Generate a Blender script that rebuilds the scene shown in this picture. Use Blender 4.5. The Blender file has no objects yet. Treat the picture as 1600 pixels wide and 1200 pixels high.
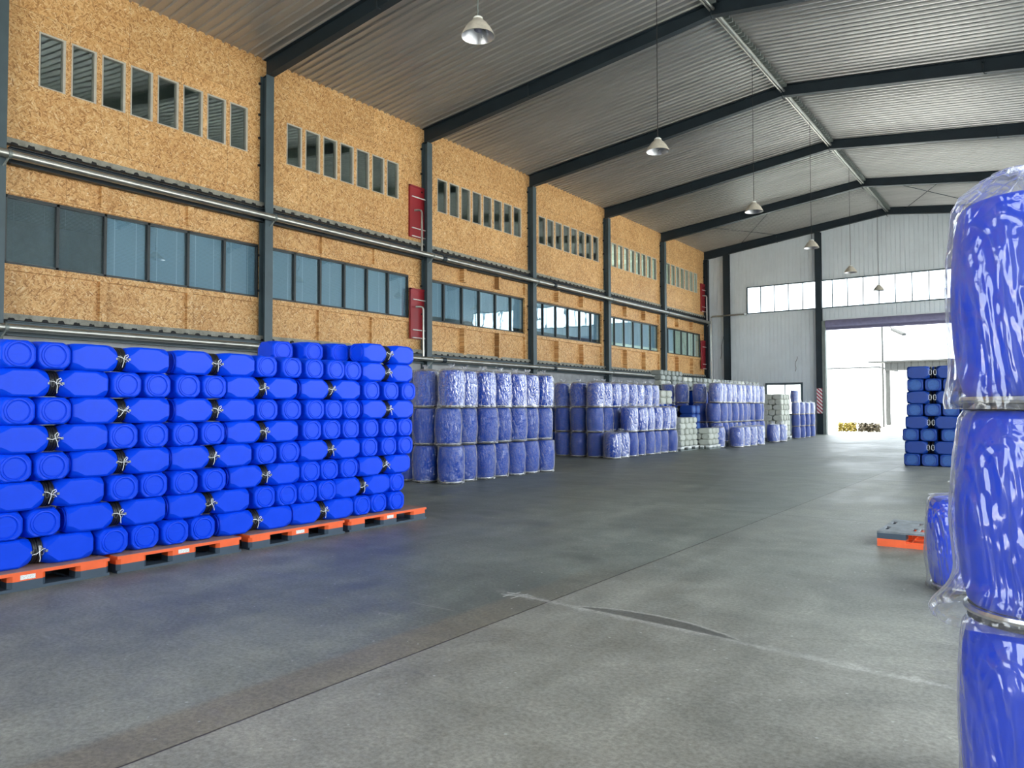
import bpy, bmesh, math, random
from mathutils import Vector, Matrix, noise
random.seed(7)
S = bpy.context.scene
COL = S.collection
PI = math.pi

# ------------------------------------------------------------------ camera
YAW, PITCH, ROLL, FPX, EYE = 0.6222, 0.0314, -0.0030, 1183.85, 1.4447
fwd = Vector((-math.sin(YAW)*math.cos(PITCH), math.cos(YAW)*math.cos(PITCH), math.sin(PITCH)))
rt = Vector((math.cos(YAW), math.sin(YAW), 0)); up = rt.cross(fwd)
r_ = rt*math.cos(ROLL)+up*math.sin(ROLL); u_ = up*math.cos(ROLL)-rt*math.sin(ROLL)
cam = bpy.data.objects.new('camera', bpy.data.cameras.new('camera')); COL.objects.link(cam)
cam.data.sensor_fit = 'HORIZONTAL'; cam.data.sensor_width = 36; cam.data.lens = FPX/1600*36
cam.data.clip_start = .05; cam.data.clip_end = 500
M = Matrix.Identity(4)
for i in range(3):
    M[i][0], M[i][1], M[i][2] = r_[i], u_[i], -fwd[i]
M[0][3], M[1][3], M[2][3] = 0, 0, EYE
cam.matrix_world = M
S.camera = cam

# ------------------------------------------------------------------ world, sun, daylight portals, exposure
W = bpy.data.worlds.new('sky'); S.world = W; W.use_nodes = True
wn = W.node_tree.nodes; bg = wn['Background']
bg.inputs[0].default_value = (.84, .93, 1.0, 1); bg.inputs[1].default_value = 1.0
sd = bpy.data.lights.new('sun', 'SUN'); sun = bpy.data.objects.new('sun', sd); COL.objects.link(sun)
sd.energy = 4.0; sd.angle = math.radians(1.0); sd.color = (1, .95, .86)
sun.rotation_euler = Vector((.50, .22, -1)).to_track_quat('-Z', 'Y').to_euler()

def portal(name, loc, rot, sx, sy):
    l = bpy.data.lights.new(name, 'AREA'); l.shape = 'RECTANGLE'; l.size = sx; l.size_y = sy
    l.cycles.is_portal = True
    o = bpy.data.objects.new(name, l); COL.objects.link(o); o.location = loc; o.rotation_euler = rot
R_OPENINGS = [(.6, 5.4), (6.6, 11.4), (12.6, 17.4), (18.6, 23.4), (24.6, 29.4), (30.6, 35.4), (36.6, 41.0)]  # assumed openings in the unseen right wall, added to let daylight in
RDZ = [(0, 7.0), (.5, 7.0), (.5, 7.0), (0, 7.0), (.5, 7.0), (0, 7.0), (.5, 7.0)]
XR = 2.96
for (a, b), (za, zb) in zip(R_OPENINGS, RDZ):
    portal('daylight_portal', (XR+.02, (a+b)/2, (za+zb)/2), (0, PI/2, 0), zb-za, b-a)
portal('daylight_portal', (-6.7, 42.1, 2.75), (-PI/2, 0, 0), 6.2, 5.5)
portal('daylight_portal', (-6.7, 42.1, 7.39), (-PI/2, 0, 0), 14.4, 1.45)
portal('daylight_portal', (-6.7, -8.1, 3.0), (PI/2, 0, 0), 9, 6)
portal('daylight_portal', (-6.7, -8.1, 7.45), (PI/2, 0, 0), 14.4, 1.5)  # both rear openings are unseen, added for more daylight
S.view_settings.view_transform = 'Standard'; S.view_settings.look = 'None'
S.view_settings.gamma = 1; S.view_settings.use_curve_mapping = False
S.view_settings.exposure = 2.8
S.cycles.max_bounces = 8; S.cycles.diffuse_bounces = 5; S.cycles.glossy_bounces = 4
S.cycles.transmission_bounces = 6; S.cycles.transparent_max_bounces = 24
S.cycles.caustics_reflective = False; S.cycles.caustics_refractive = False
S.cycles.sample_clamp_indirect = 6

# ------------------------------------------------------------------ node helpers and materials
class NT:
    def __init__(s, name):
        s.m = bpy.data.materials.new(name); s.m.use_nodes = True; s.t = s.m.node_tree; s.t.nodes.clear()
        s.out = s.n('ShaderNodeOutputMaterial')
        s.co = s.n('ShaderNodeTexCoord').outputs['Object']
        s._xyz = None
    def n(s, ty, **k):
        o = s.t.nodes.new(ty)
        for a, v in k.items(): setattr(o, a, v)
        return o
    def put(s, sock, v):
        if isinstance(v, (int, float)):
            sock.default_value = v if sock.type == 'VALUE' else (v, v, v, 1) if sock.type == 'RGBA' else (v, v, v)
        elif isinstance(v, (tuple, list)):
            sock.default_value = tuple(v)+((1,) if sock.type == 'RGBA' and len(v) == 3 else ())
        else: s.t.links.new(v, sock)
    def xyz(s):
        if s._xyz is None:
            x = s.n('ShaderNodeSeparateXYZ'); s.put(x.inputs[0], s.co); s._xyz = x.outputs
        return s._xyz
    def math(s, op, a, b=None, c=None, clamp=False):
        o = s.n('ShaderNodeMath', operation=op); o.use_clamp = clamp
        s.put(o.inputs[0], a)
        if b is not None: s.put(o.inputs[1], b)
        if c is not None: s.put(o.inputs[2], c)
        return o.outputs[0]
    def vec(s, x, y, z=0):
        o = s.n('ShaderNodeCombineXYZ'); s.put(o.inputs[0], x); s.put(o.inputs[1], y); s.put(o.inputs[2], z); return o.outputs[0]
    def map(s, v, sc=(1, 1, 1), rot=(0, 0, 0), loc=(0, 0, 0)):
        o = s.n('ShaderNodeMapping'); s.put(o.inputs[0], v); o.inputs[1].default_value = loc
        o.inputs[2].default_value = rot; o.inputs[3].default_value = sc; return o.outputs[0]
    def noise(s, v, scale, detail=3, rough=.5, dist=0):
        o = s.n('ShaderNodeTexNoise'); s.put(o.inputs['Vector'], v); o.inputs['Scale'].default_value = scale
        o.inputs['Detail'].default_value = detail; o.inputs['Roughness'].default_value = rough
        o.inputs['Distortion'].default_value = dist; return o.outputs[0]
    def vor(s, v, scale, feature='F1', out='Color', dim='3D'):
        o = s.n('ShaderNodeTexVoronoi', feature=feature, voronoi_dimensions=dim); s.put(o.inputs['Vector'], v)
        o.inputs['Scale'].default_value = scale; return o.outputs[out]
    def ramp(s, f, stops, interp='LINEAR'):
        o = s.n('ShaderNodeValToRGB'); s.put(o.inputs[0], f); e = o.color_ramp.elements; o.color_ramp.interpolation = interp
        while len(e) > 1: e.remove(e[-1])
        e[0].position = stops[0][0]; e[0].color = tuple(stops[0][1])+(1,)
        for p, c in stops[1:]:
            q = e.new(p); q.color = tuple(c)+(1,)
        return o.outputs[0]
    def mix(s, f, a, b, blend='MIX'):
        o = s.n('ShaderNodeMix', data_type='RGBA', blend_type=blend)
        s.put(o.inputs[0], f); s.put(o.inputs[6], a); s.put(o.inputs[7], b); return o.outputs[2]
    def rng(s, v, a, b, c=0., d=1.):
        o = s.n('ShaderNodeMapRange'); s.put(o.inputs[0], v)
        for i, q in enumerate((a, b, c, d)): s.put(o.inputs[i+1], q)
        return o.outputs[0]
    def bump(s, h, st=.3, dist=.01):
        o = s.n('ShaderNodeBump'); s.put(o.inputs['Height'], h); o.inputs['Strength'].default_value = st
        o.inputs['Distance'].default_value = dist; return o.outputs[0]
    def bsdf(s, col, rough=.5, metal=0., normal=None, spec=.5, **k):
        o = s.n('ShaderNodeBsdfPrincipled'); s.put(o.inputs['Base Color'], col); s.put(o.inputs['Roughness'], rough)
        s.put(o.inputs['Metallic'], metal); s.put(o.inputs['Specular IOR Level'], spec)
        if normal is not None: s.put(o.inputs['Normal'], normal)
        for a, v in k.items(): s.put(o.inputs[a.replace('_', ' ')], v)
        return o.outputs[0]
    def done(s, sh):
        s.t.links.new(sh, s.out.inputs[0]); return s.m

def plain(name, col, rough=.5, metal=0., var=.12, sc=6., spec=.5, bump=0.):
    t = NT(name); n = t.noise(t.co, sc, 4, .6)
    c = t.mix(t.rng(n, .3, .7), tuple(v*(1-var) for v in col), tuple(min(1, v*(1+var)) for v in col))
    nb = t.bump(t.noise(t.co, sc*12, 2), bump, .002) if bump else None
    return t.done(t.bsdf(c, t.rng(n, .3, .7, rough*.88, min(1, rough*1.12)), metal, nb, spec))

def osb_mat():
    t = NT('osb_board'); X = t.xyz(); v = t.vec(X[1], X[2]); 
    warp = t.noise(v, 3, 2); 
    def layer(ang, a, b, off):
        w = t.n('ShaderNodeVectorMath', operation='ADD'); t.put(w.inputs[0], v); t.put(w.inputs[1], t.vec(t.math('MULTIPLY', warp, .12), 0))
        m = t.map(t.map(w.outputs[0], (1, 1, 1), (0, 0, ang)), (a, b, 1), (0, 0, 0), (off, off*2, 0))
        sp = t.n('ShaderNodeSeparateColor'); t.put(sp.inputs[0], t.vor(m, 1, dim='2D')); return sp.outputs
    Ls = [layer(.25, 13, 52, 0), layer(1.3, 12, 46, 3.3), layer(-.65, 14, 55, 7.1), layer(2.2, 10, 42, 11.7), layer(.8, 12, 50, 5.1)]
    h = Ls[0][0]; pri = Ls[0][1]
    for L in Ls[1:]:
        g = t.math('GREATER_THAN', L[1], pri); 
        a = t.math('MULTIPLY', g, L[0]); b = t.math('MULTIPLY', t.math('SUBTRACT', 1, g), h); h = t.math('ADD', a, b)
        pri = t.math('MAXIMUM', pri, L[1])
    fine = t.noise(v, 26, 4, .7)
    f = t.math('ADD', t.math('MULTIPLY', h, .72), t.math('MULTIPLY', fine, .38))
    c = t.ramp(f, [(.10, (.20, .085, .028)), (.24, (.42, .21, .07)), (.45, (.64, .355, .135)), (.70, (.76, .46, .20)), (.86, (.80, .56, .28)), (.98, (.92, .76, .50))])
    big = t.noise(v, .9, 3)
    c = t.mix(.6, c, t.mix(t.rng(big, .3, .7), (.80, .72, .64), (1, 1, 1)), 'MULTIPLY')
    # panel seams and per-panel tint
    br = t.n('ShaderNodeTexBrick'); t.put(br.inputs['Vector'], t.map(v, (1, 1, 1), loc=(.1, .42, 0)))
    br.offset = .5; br.inputs['Scale'].default_value = 1; br.inputs['Brick Width'].default_value = 2.44; br.inputs['Row Height'].default_value = 1.22
    br.inputs['Mortar Size'].default_value = .004; br.inputs['Mortar Smooth'].default_value = 0
    br.inputs['Color1'].default_value = (.86, .86, .86, 1); br.inputs['Color2'].default_value = (1, 1, 1, 1); br.inputs['Mortar'].default_value = (.35, .3, .25, 1)
    c = t.mix(.8, c, br.outputs[0], 'MULTIPLY')
    return t.done(t.bsdf(c, .55, 0, t.bump(f, .25, .004), .35))

def floor_mat():
    t = NT('concrete_floor'); X = t.xyz(); x, y = X[0], X[1]; v = t.vec(x, y)
    a = t.noise(v, .35, 5, .6, .4); b = t.noise(v, 3.2, 6, .65, .3); streak = t.noise(t.map(v, (3.0, .35, 1), (0, 0, .12)), 1, 4, .6)
    f = t.math('ADD', t.math('MULTIPLY', a, .45), t.math('ADD', t.math('MULTIPLY', b, .3), t.math('MULTIPLY', streak, .25)))
    cA = t.ramp(f, [(.40, (.100, .113, .100)), (.5, (.146, .161, .142)), (.60, (.198, .212, .184))])
    cB = t.ramp(f, [(.40, (.20, .190, .160)), (.5, (.26, .249, .215)), (.60, (.325, .312, .272))])
    # slab fields: the bay right of the long joint and nearer than the cross joint is paler concrete
    jx = t.math('ADD', x, 3.10)
    right = t.rng(jx, -.01, .01)
    near = t.rng(t.math('ADD', y, t.math('MULTIPLY', a, 5.0)), 9.5, 5.0, 0, 1)
    left_near = t.math('MULTIPLY', t.rng(y, 4.6, 1.4, 0, .7), t.rng(x, -6.5, -3.2, .2, 1))
    fac = t.math('ADD', t.math('MULTIPLY', right, t.rng(near, 0, 1, .25, 1)), t.math('MULTIPLY', t.math('SUBTRACT', 1, right), left_near))
    c = t.mix(fac, cA, cB)
    # rusty tyre-dust strip along the left of the joint
    wob = t.math('MULTIPLY', t.noise(v, 1.4, 4), .12)
    strip = t.math('MULTIPLY', t.rng(t.math('ADD', jx, wob), -.30, -.24), t.rng(jx, .0, -.005))
    strip = t.math('MULTIPLY', strip, t.rng(y, 6.6, 3.4, .0, .8))
    c = t.mix(t.math('MULTIPLY', strip, .75), c, (.20, .165, .115))
    # joints
    dl = t.math('ABSOLUTE', t.math('ADD', jx, t.math('MULTIPLY', t.math('SUBTRACT', t.noise(v, 9, 3), .5), .012)))
    line = t.rng(dl, .004, .009, .85, 0)
    for yy, w in ((10.4, .011), (16.3, .015), (22.3, .02), (-1.2, .005), (28.3, .02)):
        d = t.math('ABSOLUTE', t.math('SUBTRACT', t.math('ADD', y, t.math('MULTIPLY', t.math('SUBTRACT', t.noise(v, 3, 3), .5), .03)), yy))
        line = t.math('MAXIMUM', line, t.rng(d, w*.6, w*1.3, .6, 0))
    c = t.mix(line, c, (.025, .018, .014))
    # chipped, patched crack across the pale slab
    yc = t.math('SUBTRACT', t.math('ADD', y, t.math('MULTIPLY', t.math('ADD', x, 3.0), .10)), 4.78)
    rgh = t.math('MULTIPLY', t.math('SUBTRACT', t.noise(v, 5, 6, .75), .5), .26)
    d1 = t.math('ABSOLUTE', t.math('ADD', yc, rgh))
    on = t.math('MULTIPLY', t.rng(x, -3.7, -3.3), t.rng(t.noise(v, 4, 2), .35, .55, .35, 1))
    c = t.mix(t.math('MULTIPLY', t.rng(d1, .010, .05, .75, 0), on), c, (.38, .37, .34))
    # lens-shaped patch with pale rim
    px = t.math('DIVIDE', t.math('ADD', x, 2.24), .64)
    bow = t.math('MULTIPLY', t.math('SUBTRACT', 1, t.math('MULTIPLY', px, px)), .17)
    yy_ = t.math('SUBTRACT', t.math('SUBTRACT', yc, .02), t.math('MULTIPLY', rgh, .25))
    inside = t.math('MULTIPLY', t.rng(yy_, 0, .01), t.math('MULTIPLY', t.rng(t.math('SUBTRACT', bow, yy_), 0, .012), t.rng(bow, 0, .01)))
    c = t.mix(t.math('MULTIPLY', inside, .8), c, (.082, .082, .074))
    rim = t.math('MULTIPLY', t.rng(t.math('ABSOLUTE', t.math('SUBTRACT', yy_, bow)), .006, .022, 1, 0), t.rng(bow, 0, .01))
    c = t.mix(t.math('MULTIPLY', rim, .8), c, (.34, .33, .30))
    gr = t.noise(v, 38, 5, .75); c = t.mix(.55, c, t.mix(t.rng(gr, .38, .62), (.58, .58, .58), (1.40, 1.40, 1.40)), 'MULTIPLY')
    md = t.noise(v, 1.1, 8, .72, .8); c = t.mix(.45, c, t.mix(t.rng(md, .40, .60), (.70, .71, .72), (1.25, 1.24, 1.22)), 'MULTIPLY')
    # scuffs, chips and specks
    sp = t.vor(t.vec(x, y), 9, 'F1', 'Distance'); sel = t.noise(v, 11, 1)
    c = t.mix(t.math('MULTIPLY', t.rng(sp, .05, .09, 1, 0), t.rng(sel, .50, .56)), c, (.42, .42, .39))
    sp2 = t.vor(t.vec(x, y), 1.1, 'F1', 'Distance')
    c = t.mix(t.math('MULTIPLY', t.rng(t.math('ADD', sp2, t.math('MULTIPLY', rgh, .8)), .06, .11, .6, 0), t.rng(t.noise(v, 2.3, 2), .48, .54)), c, (.21, .20, .165))
    scr = t.noise(t.map(v, (1.2, 26, 1), (0, 0, .35)), 1, 2, .4); scm = t.noise(v, 1.7, 2)
    c = t.mix(t.math('MULTIPLY', t.rng(scr, .68, .74), t.rng(scm, .45, .58, 0, .6)), c, (.24, .24, .22))
    dk = t.noise(t.map(v, (.7, 2.6, 1)), 1.1, 5, .7, .6)
    c = t.mix(t.rng(dk, .58, .72, 0, .30), c, (.045, .05, .05))
    ro = t.math('ADD', t.rng(f, .4, .6, .44, .58), t.math('MULTIPLY', t.rng(dk, .5, .7), -.08))
    return t.done(t.bsdf(c, ro, 0, t.bump(t.math('ADD', b, t.math('MULTIPLY', line, -2.)),   .18, .01), .24))

def bag_mat(name, haze, crease, sc, gloss=.04, ln=.15):
    t = NT(name); v = t.co
    n1 = t.noise(t.map(v, (1, 1, .38)), sc, 3, .62, 1.6); n2 = t.noise(t.map(v, (.8, .8, .5), (.5, .3, 0)), sc*2.6, 2, .5, 1.2)
    rd = t.math('ABSOLUTE', t.math('SUBTRACT', n1, .5)); rd2 = t.math('ABSOLUTE', t.math('SUBTRACT', n2, .5))
    h = t.math('ADD', t.math('MULTIPLY', t.rng(rd, 0, .16, 1, 0), 1.), t.math('MULTIPLY', t.rng(rd2, 0, .14, 1, 0), .5))
    nb = t.bump(h, crease, .02)
    lw = t.n('ShaderNodeLayerWeight'); lw.inputs[0].default_value = .35; t.put(lw.inputs['Normal'], nb)
    tr = t.n('ShaderNodeBsdfTransparent'); tr.inputs[0].default_value = (.97, .98, 1, 1)
    df = t.n('ShaderNodeBsdfDiffuse'); df.inputs[0].default_value = (.80, .80, .78, 1)
    tl = t.n('ShaderNodeBsdfTranslucent'); tl.inputs[0].default_value = (.80, .80, .78, 1)
    ad = t.n('ShaderNodeMixShader'); ad.inputs[0].default_value = .45; t.t.links.new(df.outputs[0], ad.inputs[1]); t.t.links.new(tl.outputs[0], ad.inputs[2])
    lf = t.n('ShaderNodeLayerWeight'); lf.inputs[0].default_value = .5
    f = t.math('ADD', haze, t.math('ADD', t.math('MULTIPLY', t.math('POWER', lf.outputs['Facing'], 4.), .8), t.math('ADD', t.math('MULTIPLY', t.rng(rd, .0, .03, 1, 0), ln), t.math('MULTIPLY', t.rng(rd2, .0, .03, 1, 0), ln*.6))), clamp=True)  # streak highlights on the folds painted in as white crease lines
    m1 = t.n('ShaderNodeMixShader'); t.put(m1.inputs[0], f); t.t.links.new(tr.outputs[0], m1.inputs[1]); t.t.links.new(ad.outputs[0], m1.inputs[2])
    gl = t.n('ShaderNodeBsdfGlossy'); gl.inputs[0].default_value = (1, 1, 1, 1); gl.inputs['Roughness'].default_value = .09; t.put(gl.inputs['Normal'], nb)
    m2 = t.n('ShaderNodeMixShader'); t.put(m2.inputs[0], t.math('ADD', gloss, t.math('MULTIPLY', lw.outputs['Fresnel'], .42), clamp=True))
    t.t.links.new(m1.outputs[0], m2.inputs[1]); t.t.links.new(gl.outputs[0], m2.inputs[2])
    return t.done(m2.outputs[0])

def glass_mat(name, tint, refl, rough=.02, wob=.0):
    t = NT(name)
    tr = t.n('ShaderNodeBsdfTransparent'); tr.inputs[0].default_value = tint+(1,)
    gl = t.n('ShaderNodeBsdfGlossy'); gl.inputs['Roughness'].default_value = rough; gl.inputs[0].default_value = (.86, .97, 1, 1)
    if wob: t.put(gl.inputs['Normal'], t.bump(t.noise(t.co, 1.3, 2), wob, .02))
    fr = t.n('ShaderNodeLayerWeight'); fr.inputs[0].default_value = .5
    mx = t.n('ShaderNodeMixShader'); t.put(mx.inputs[0], t.math('ADD', refl, t.math('MULTIPLY', t.math('POWER', fr.outputs['Facing'], 4.), .8), clamp=True))
    t.t.links.new(tr.outputs[0], mx.inputs[1]); t.t.links.new(gl.outputs[0], mx.inputs[2])
    return t.done(mx.outputs[0])

def blind_mat():
    t = NT('window_blind'); z = t.xyz()[2]
    fr = t.math('FRACT', t.math('MULTIPLY', z, 32.)); 
    c = t.ramp(fr, [(0, (.20, .22, .23)), (.15, (.44, .56, .62)), (.8, (.50, .61, .66)), (1, (.25, .27, .28))])
    fy = t.math('FRACT', t.math('MULTIPLY', t.xyz()[1], 2.1)); cord = t.rng(t.math('ABSOLUTE', t.math('SUBTRACT', fy, .5)), .012, .02, 1, 0)
    return t.done(t.bsdf(t.mix(cord, c, (.9, .9, .88)), .6, 0, t.bump(fr, .4, .01)))

def stripe_mat():
    t = NT('hazard_stripes'); X = t.xyz()
    f = t.math('FRACT', t.math('MULTIPLY', t.math('ADD', t.math('MULTIPLY', X[0], 1.), t.math('MULTIPLY', X[2], 1.)), 5.2))
    return t.done(t.bsdf(t.mix(t.math('GREATER_THAN', f, .5), (.80, .78, .78), (.42, .03, .07)), .5))

def label_mat():
    t = NT('paper_label'); X = t.xyz()
    n = t.noise(t.map(t.vec(X[1], X[2]), (260, 180, 1)), 1, 1)
    return t.done(t.bsdf(t.mix(t.math('GREATER_THAN', n, .60), (.78, .78, .74), (.2, .2, .2)), .5))

def slab_mat():
    t = NT('slab_concrete'); n = t.noise(t.co, 5, 6, .7)
    return t.done(t.bsdf(t.ramp(n, [(.3, (.16, .155, .13)), (.5, (.27, .265, .225)), (.7, (.36, .35, .30))]), .85, 0, t.bump(n, .5, .02)))

def galv_mat(name, base, rough, metal):
    t = NT(name); X = t.xyz(); n = t.noise(t.map(t.vec(X[0], X[1], X[2]), (.35, 2.2, 1)), 1, 4, .6); n2 = t.noise(t.co, 30, 2)
    c = t.mix(t.rng(n, .3, .7), tuple(v*.84 for v in base), base)
    return t.done(t.bsdf(c, t.rng(n, .3, .7, rough*.92, rough*1.08), metal))

MT = dict(
    osb=osb_mat(), floor=floor_mat(), slab=slab_mat(),
    ceiling=galv_mat('galvanised_sheet', (.48, .48, .47), .33, .65),
    endwall=plain('painted_steel_sheet', (.68, .74, .78), .5, .1, .06, .8),
    steel=plain('painted_steel', (.060, .090, .105), .5, .1, .15, 2, .5),
    steel_dark=plain('dark_painted_steel', (.016, .027, .036), .5, .1, .2, 2, .4),
    steel_light=plain('light_steel', (.20, .23, .22), .45, .3, .15, 3),
    pipe=plain('galvanised_pipe', (.40, .40, .37), .32, .85, .15, 3),
    black=plain('black_foam', (.008, .008, .009), .8),
    plaster=plain('rough_plaster', (.36, .37, .38), .85, 0, .22, 2.2, .3, .4),
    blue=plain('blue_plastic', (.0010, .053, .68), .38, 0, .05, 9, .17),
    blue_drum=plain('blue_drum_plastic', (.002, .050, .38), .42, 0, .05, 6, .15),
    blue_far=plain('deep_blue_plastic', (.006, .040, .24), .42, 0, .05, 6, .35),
    lid=plain('black_plastic', (.012, .012, .013), .38, 0, .1, 20, .5),
    wire=plain('grey_wire', (.16, .17, .17), .4, .5),
    wire_white=plain('pale_wire', (.75, .78, .80), .5),
    string=plain('white_string', (.80, .80, .76), .7),
    ring=plain('steel_clamp_ring', (.62, .62, .60), .25, .95),
    white_can=plain('white_translucent_plastic', (.50, .52, .46), .45, 0, .12, 3),
    grey_can=plain('greyed_plastic', (.26, .29, .27), .5, 0, .2, 3),
    bag=bag_mat('clear_plastic_bag', .0, 1.0, 4.5), bag_near=bag_mat('clear_plastic_sleeve', .05, .6, 2.3, .05, .09),
    orange=plain('orange_plastic', (.83, .115, .022), .45, 0, .08, 8),
    pallet_top=plain('dusty_pallet_top', (.29, .16, .12), .75, 0, .2, 6),
    navy=plain('navy_plastic', (.035, .058, .085), .5, 0, .12, 6),
    navy_dusty=plain('dusty_navy_plastic', (.17, .19, .20), .7, 0, .4, 9),
    label=label_mat(), red=plain('red_door_paint', (.30, .020, .028), .4, 0, .08, 2),
    white=plain('white_paint', (.72, .73, .70), .5), frame=plain('dark_window_frame', (.030, .036, .038), .45, .2),
    frame_pale=plain('pale_window_frame', (.46, .44, .38), .5), blind=blind_mat(), stripe=stripe_mat(),
    glass_lo=glass_mat('blue_tinted_glass', (.84, .93, .98), .16, .012, .12), glass_up=glass_mat('clear_glass', (.86, .90, .88), .10, .015, .1),
    glass_clear=glass_mat('window_glass', (.93, .96, .97), .0),
    room=plain('interior_paint', (.62, .66, .58), .8), shutter=plain('lavender_shutter', (.20, .19, .30), .5, .2),
    enamel=plain('cream_enamel', (.52, .48, .40), .45, 0, .15, 14), reflector=plain('aluminium_reflector', (.50, .50, .52), .3, .9),
    bulb=plain('frosted_bulb', (.25, .25, .33), .3), ground=plain('outdoor_concrete', (.62, .61, .57), .8, 0, .1, .3),
    leaf_y=plain('yellow_leaves', (.13, .095, .004), .6, 0, .4, 8), leaf_b=plain('brown_leaves', (.035, .027, .012), .7, 0, .4, 8), leaf_g=plain('green_leaves', (.12, .16, .05), .7, 0, .4, 8),
    outwall=plain('white_cladding', (.80, .81, .80), .6), canopy=plain('weathered_sheet', (.045, .047, .046), .7, 0, .1, 6, .1), canopy_dark=plain('grey_gutter', (.022, .025, .027), .7, 0, .1, 6, .1),
    pale_rim=plain('pale_blue_rim', (.02, .09, .32), .5, 0, .2, 20), chalk=plain('chalk', (.36, .36, .34), .9), black_wire=plain('black_cable', (.02, .02, .02), .5),  # base rings of the large cans, a paler blue than their bodies
)

# ------------------------------------------------------------------ mesh helpers
class MB:
    def __init__(s): s.v = []; s.f = []; s.mi = []; s.cur = 0
    def add(s, vs, fs):
        o = len(s.v); s.v += [tuple(p) for p in vs]; s.f += [tuple(i+o for i in f) for f in fs]; s.mi += [s.cur]*len(fs); return s
    def box(s, x0, x1, y0, y1, z0, z1):
        vs = [(x, y, z) for x in (x0, x1) for y in (y0, y1) for z in (z0, z1)]
        return s.add(vs, [(0, 1, 3, 2), (4, 6, 7, 5), (0, 4, 5, 1), (2, 3, 7, 6), (0, 2, 6, 4), (1, 5, 7, 3)])
    def hull8(s, a, b):   # a, b: matching loops -> closed prism
        n = len(a); fs = [tuple(range(n))[::-1], tuple(range(n, 2*n))]
        fs += [(i, (i+1) % n, n+(i+1) % n, n+i) for i in range(n)]
        return s.add(list(a)+list(b), fs)
    def loft(s, loops, cap0=True, cap1=True):
        n = len(loops[0]); vs = [p for l in loops for p in l]; fs = []
        for k in range(len(loops)-1):
            for i in range(n):
                j = (i+1) % n; fs.append((k*n+i, k*n+j, (k+1)*n+j, (k+1)*n+i))
        if cap0: fs.append(tuple(range(n))[::-1])
        if cap1: fs.append(tuple((len(loops)-1)*n+i for i in range(n)))
        return s.add(vs, fs)
    def lathe(s, prof, n=24, c=(0, 0, 0), ax='z', cap0=True, cap1=True):
        L = []
        for r, h in prof:
            lp = []
            for i in range(n):
                a = 2*PI*i/n; p = (r*math.cos(a), r*math.sin(a), h)
                if ax == 'y': p = (p[0], h, -p[1])
                if ax == 'x': p = (h, p[0], p[1])
                lp.append((p[0]+c[0], p[1]+c[1], p[2]+c[2]))
            L.append(lp)
        return s.loft(L, cap0, cap1)
    def tube(s, pts, r, n=8, cap=True):
        P = [Vector(p) for p in pts]; L = []; ref = None
        for i, p in enumerate(P):
            d = (P[min(i+1, len(P)-1)]-P[max(i-1, 0)]).normalized()
            if ref is None: ref = Vector((0, 0, 1)) if abs(d.z) < .9 else Vector((1, 0, 0))
            a = d.cross(ref).normalized(); b = a.cross(d).normalized(); ref = b
            L.append([tuple(p+a*(r*math.cos(2*PI*k/n))+b*(r*math.sin(2*PI*k/n))) for k in range(n)])
        return s.loft(L, cap, cap)
    def mesh(s, name, mats, smooth=35):
        me = bpy.data.meshes.new(name); me.from_pydata(s.v, [], s.f)
        if not isinstance(mats, (list, tuple)): mats = [mats]
        for m in mats: me.materials.append(m)
        if len(mats) > 1: me.polygons.foreach_set('material_index', s.mi)
        bm = bmesh.new(); bm.from_mesh(me); bmesh.ops.recalc_face_normals(bm, faces=bm.faces); bm.to_mesh(me); bm.free()
        if smooth:
            me.polygons.foreach_set('use_smooth', [True]*len(me.polygons)); me.set_sharp_from_angle(angle=math.radians(smooth))
        me.update(); return me
    def obj(s, name, mats, parent=None, smooth=35, **tags):
        return link(name, s.mesh(name, mats, smooth), parent, **tags)

def link(name, data, parent=None, **tags):
    o = bpy.data.objects.new(name, data); COL.objects.link(o)
    if parent is not None: o.parent = parent
    for k, v in tags.items(): o[k] = v
    return o
def struct(o): o['kind'] = 'structure'; return o
def place(o, loc, rz=0, rx=0, ry=0): o.location = loc; o.rotation_euler = (rx, ry, rz); return o
def thing(name, label, cat, loc=(0, 0, 0), rz=0, group=None, rx=0, ry=0):
    o = link(name, None, label=label, category=cat)
    if group: o['group'] = group
    o.empty_display_size = .1
    return place(o, loc, rz, rx, ry)

def grid_wall(mb, axis, p0, p1, a0, a1, z0, z1, holes):
    """solid slab between planes p0 and p1 on `axis`, with rectangular holes (a,b,zlo,zhi)"""
    As = sorted({a0, a1, *[q for h in holes for q in h[:2]]}); Zs = sorted({z0, z1, *[q for h in holes for q in h[2:]]})
    As = [a for a in As if a0 <= a <= a1]; Zs = [z for z in Zs if z0 <= z <= z1]
    def hole(a, z): return any(h[0] < a < h[1] and h[2] < z < h[3] for h in holes)
    def P(p, a, z): return (p, a, z) if axis == 'x' else (a, p, z)
    solid = [[not hole((As[i]+As[i+1])/2, (Zs[j]+Zs[j+1])/2) for j in range(len(Zs)-1)] for i in range(len(As)-1)]
    for i in range(len(As)-1):
        for j in range(len(Zs)-1):
            if not solid[i][j]: continue
            a, b, c, d = As[i], As[i+1], Zs[j], Zs[j+1]
            for p in (p0, p1): mb.add([P(p, a, c), P(p, b, c), P(p, b, d), P(p, a, d)], [(0, 1, 2, 3)])
            for (di, dj, q) in ((-1, 0, (a, c, a, d)), (1, 0, (b, c, b, d)), (0, -1, (a, c, b, c)), (0, 1, (a, d, b, d))):
                ii, jj = i+di, j+dj
                if not (0 <= ii < len(solid) and 0 <= jj < len(solid[0]) and solid[ii][jj]):
                    mb.add([P(p0, q[0], q[1]), P(p1, q[0], q[1]), P(p1, q[2], q[3]), P(p0, q[2], q[3])], [(0, 1, 2, 3)])
    return mb
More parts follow.
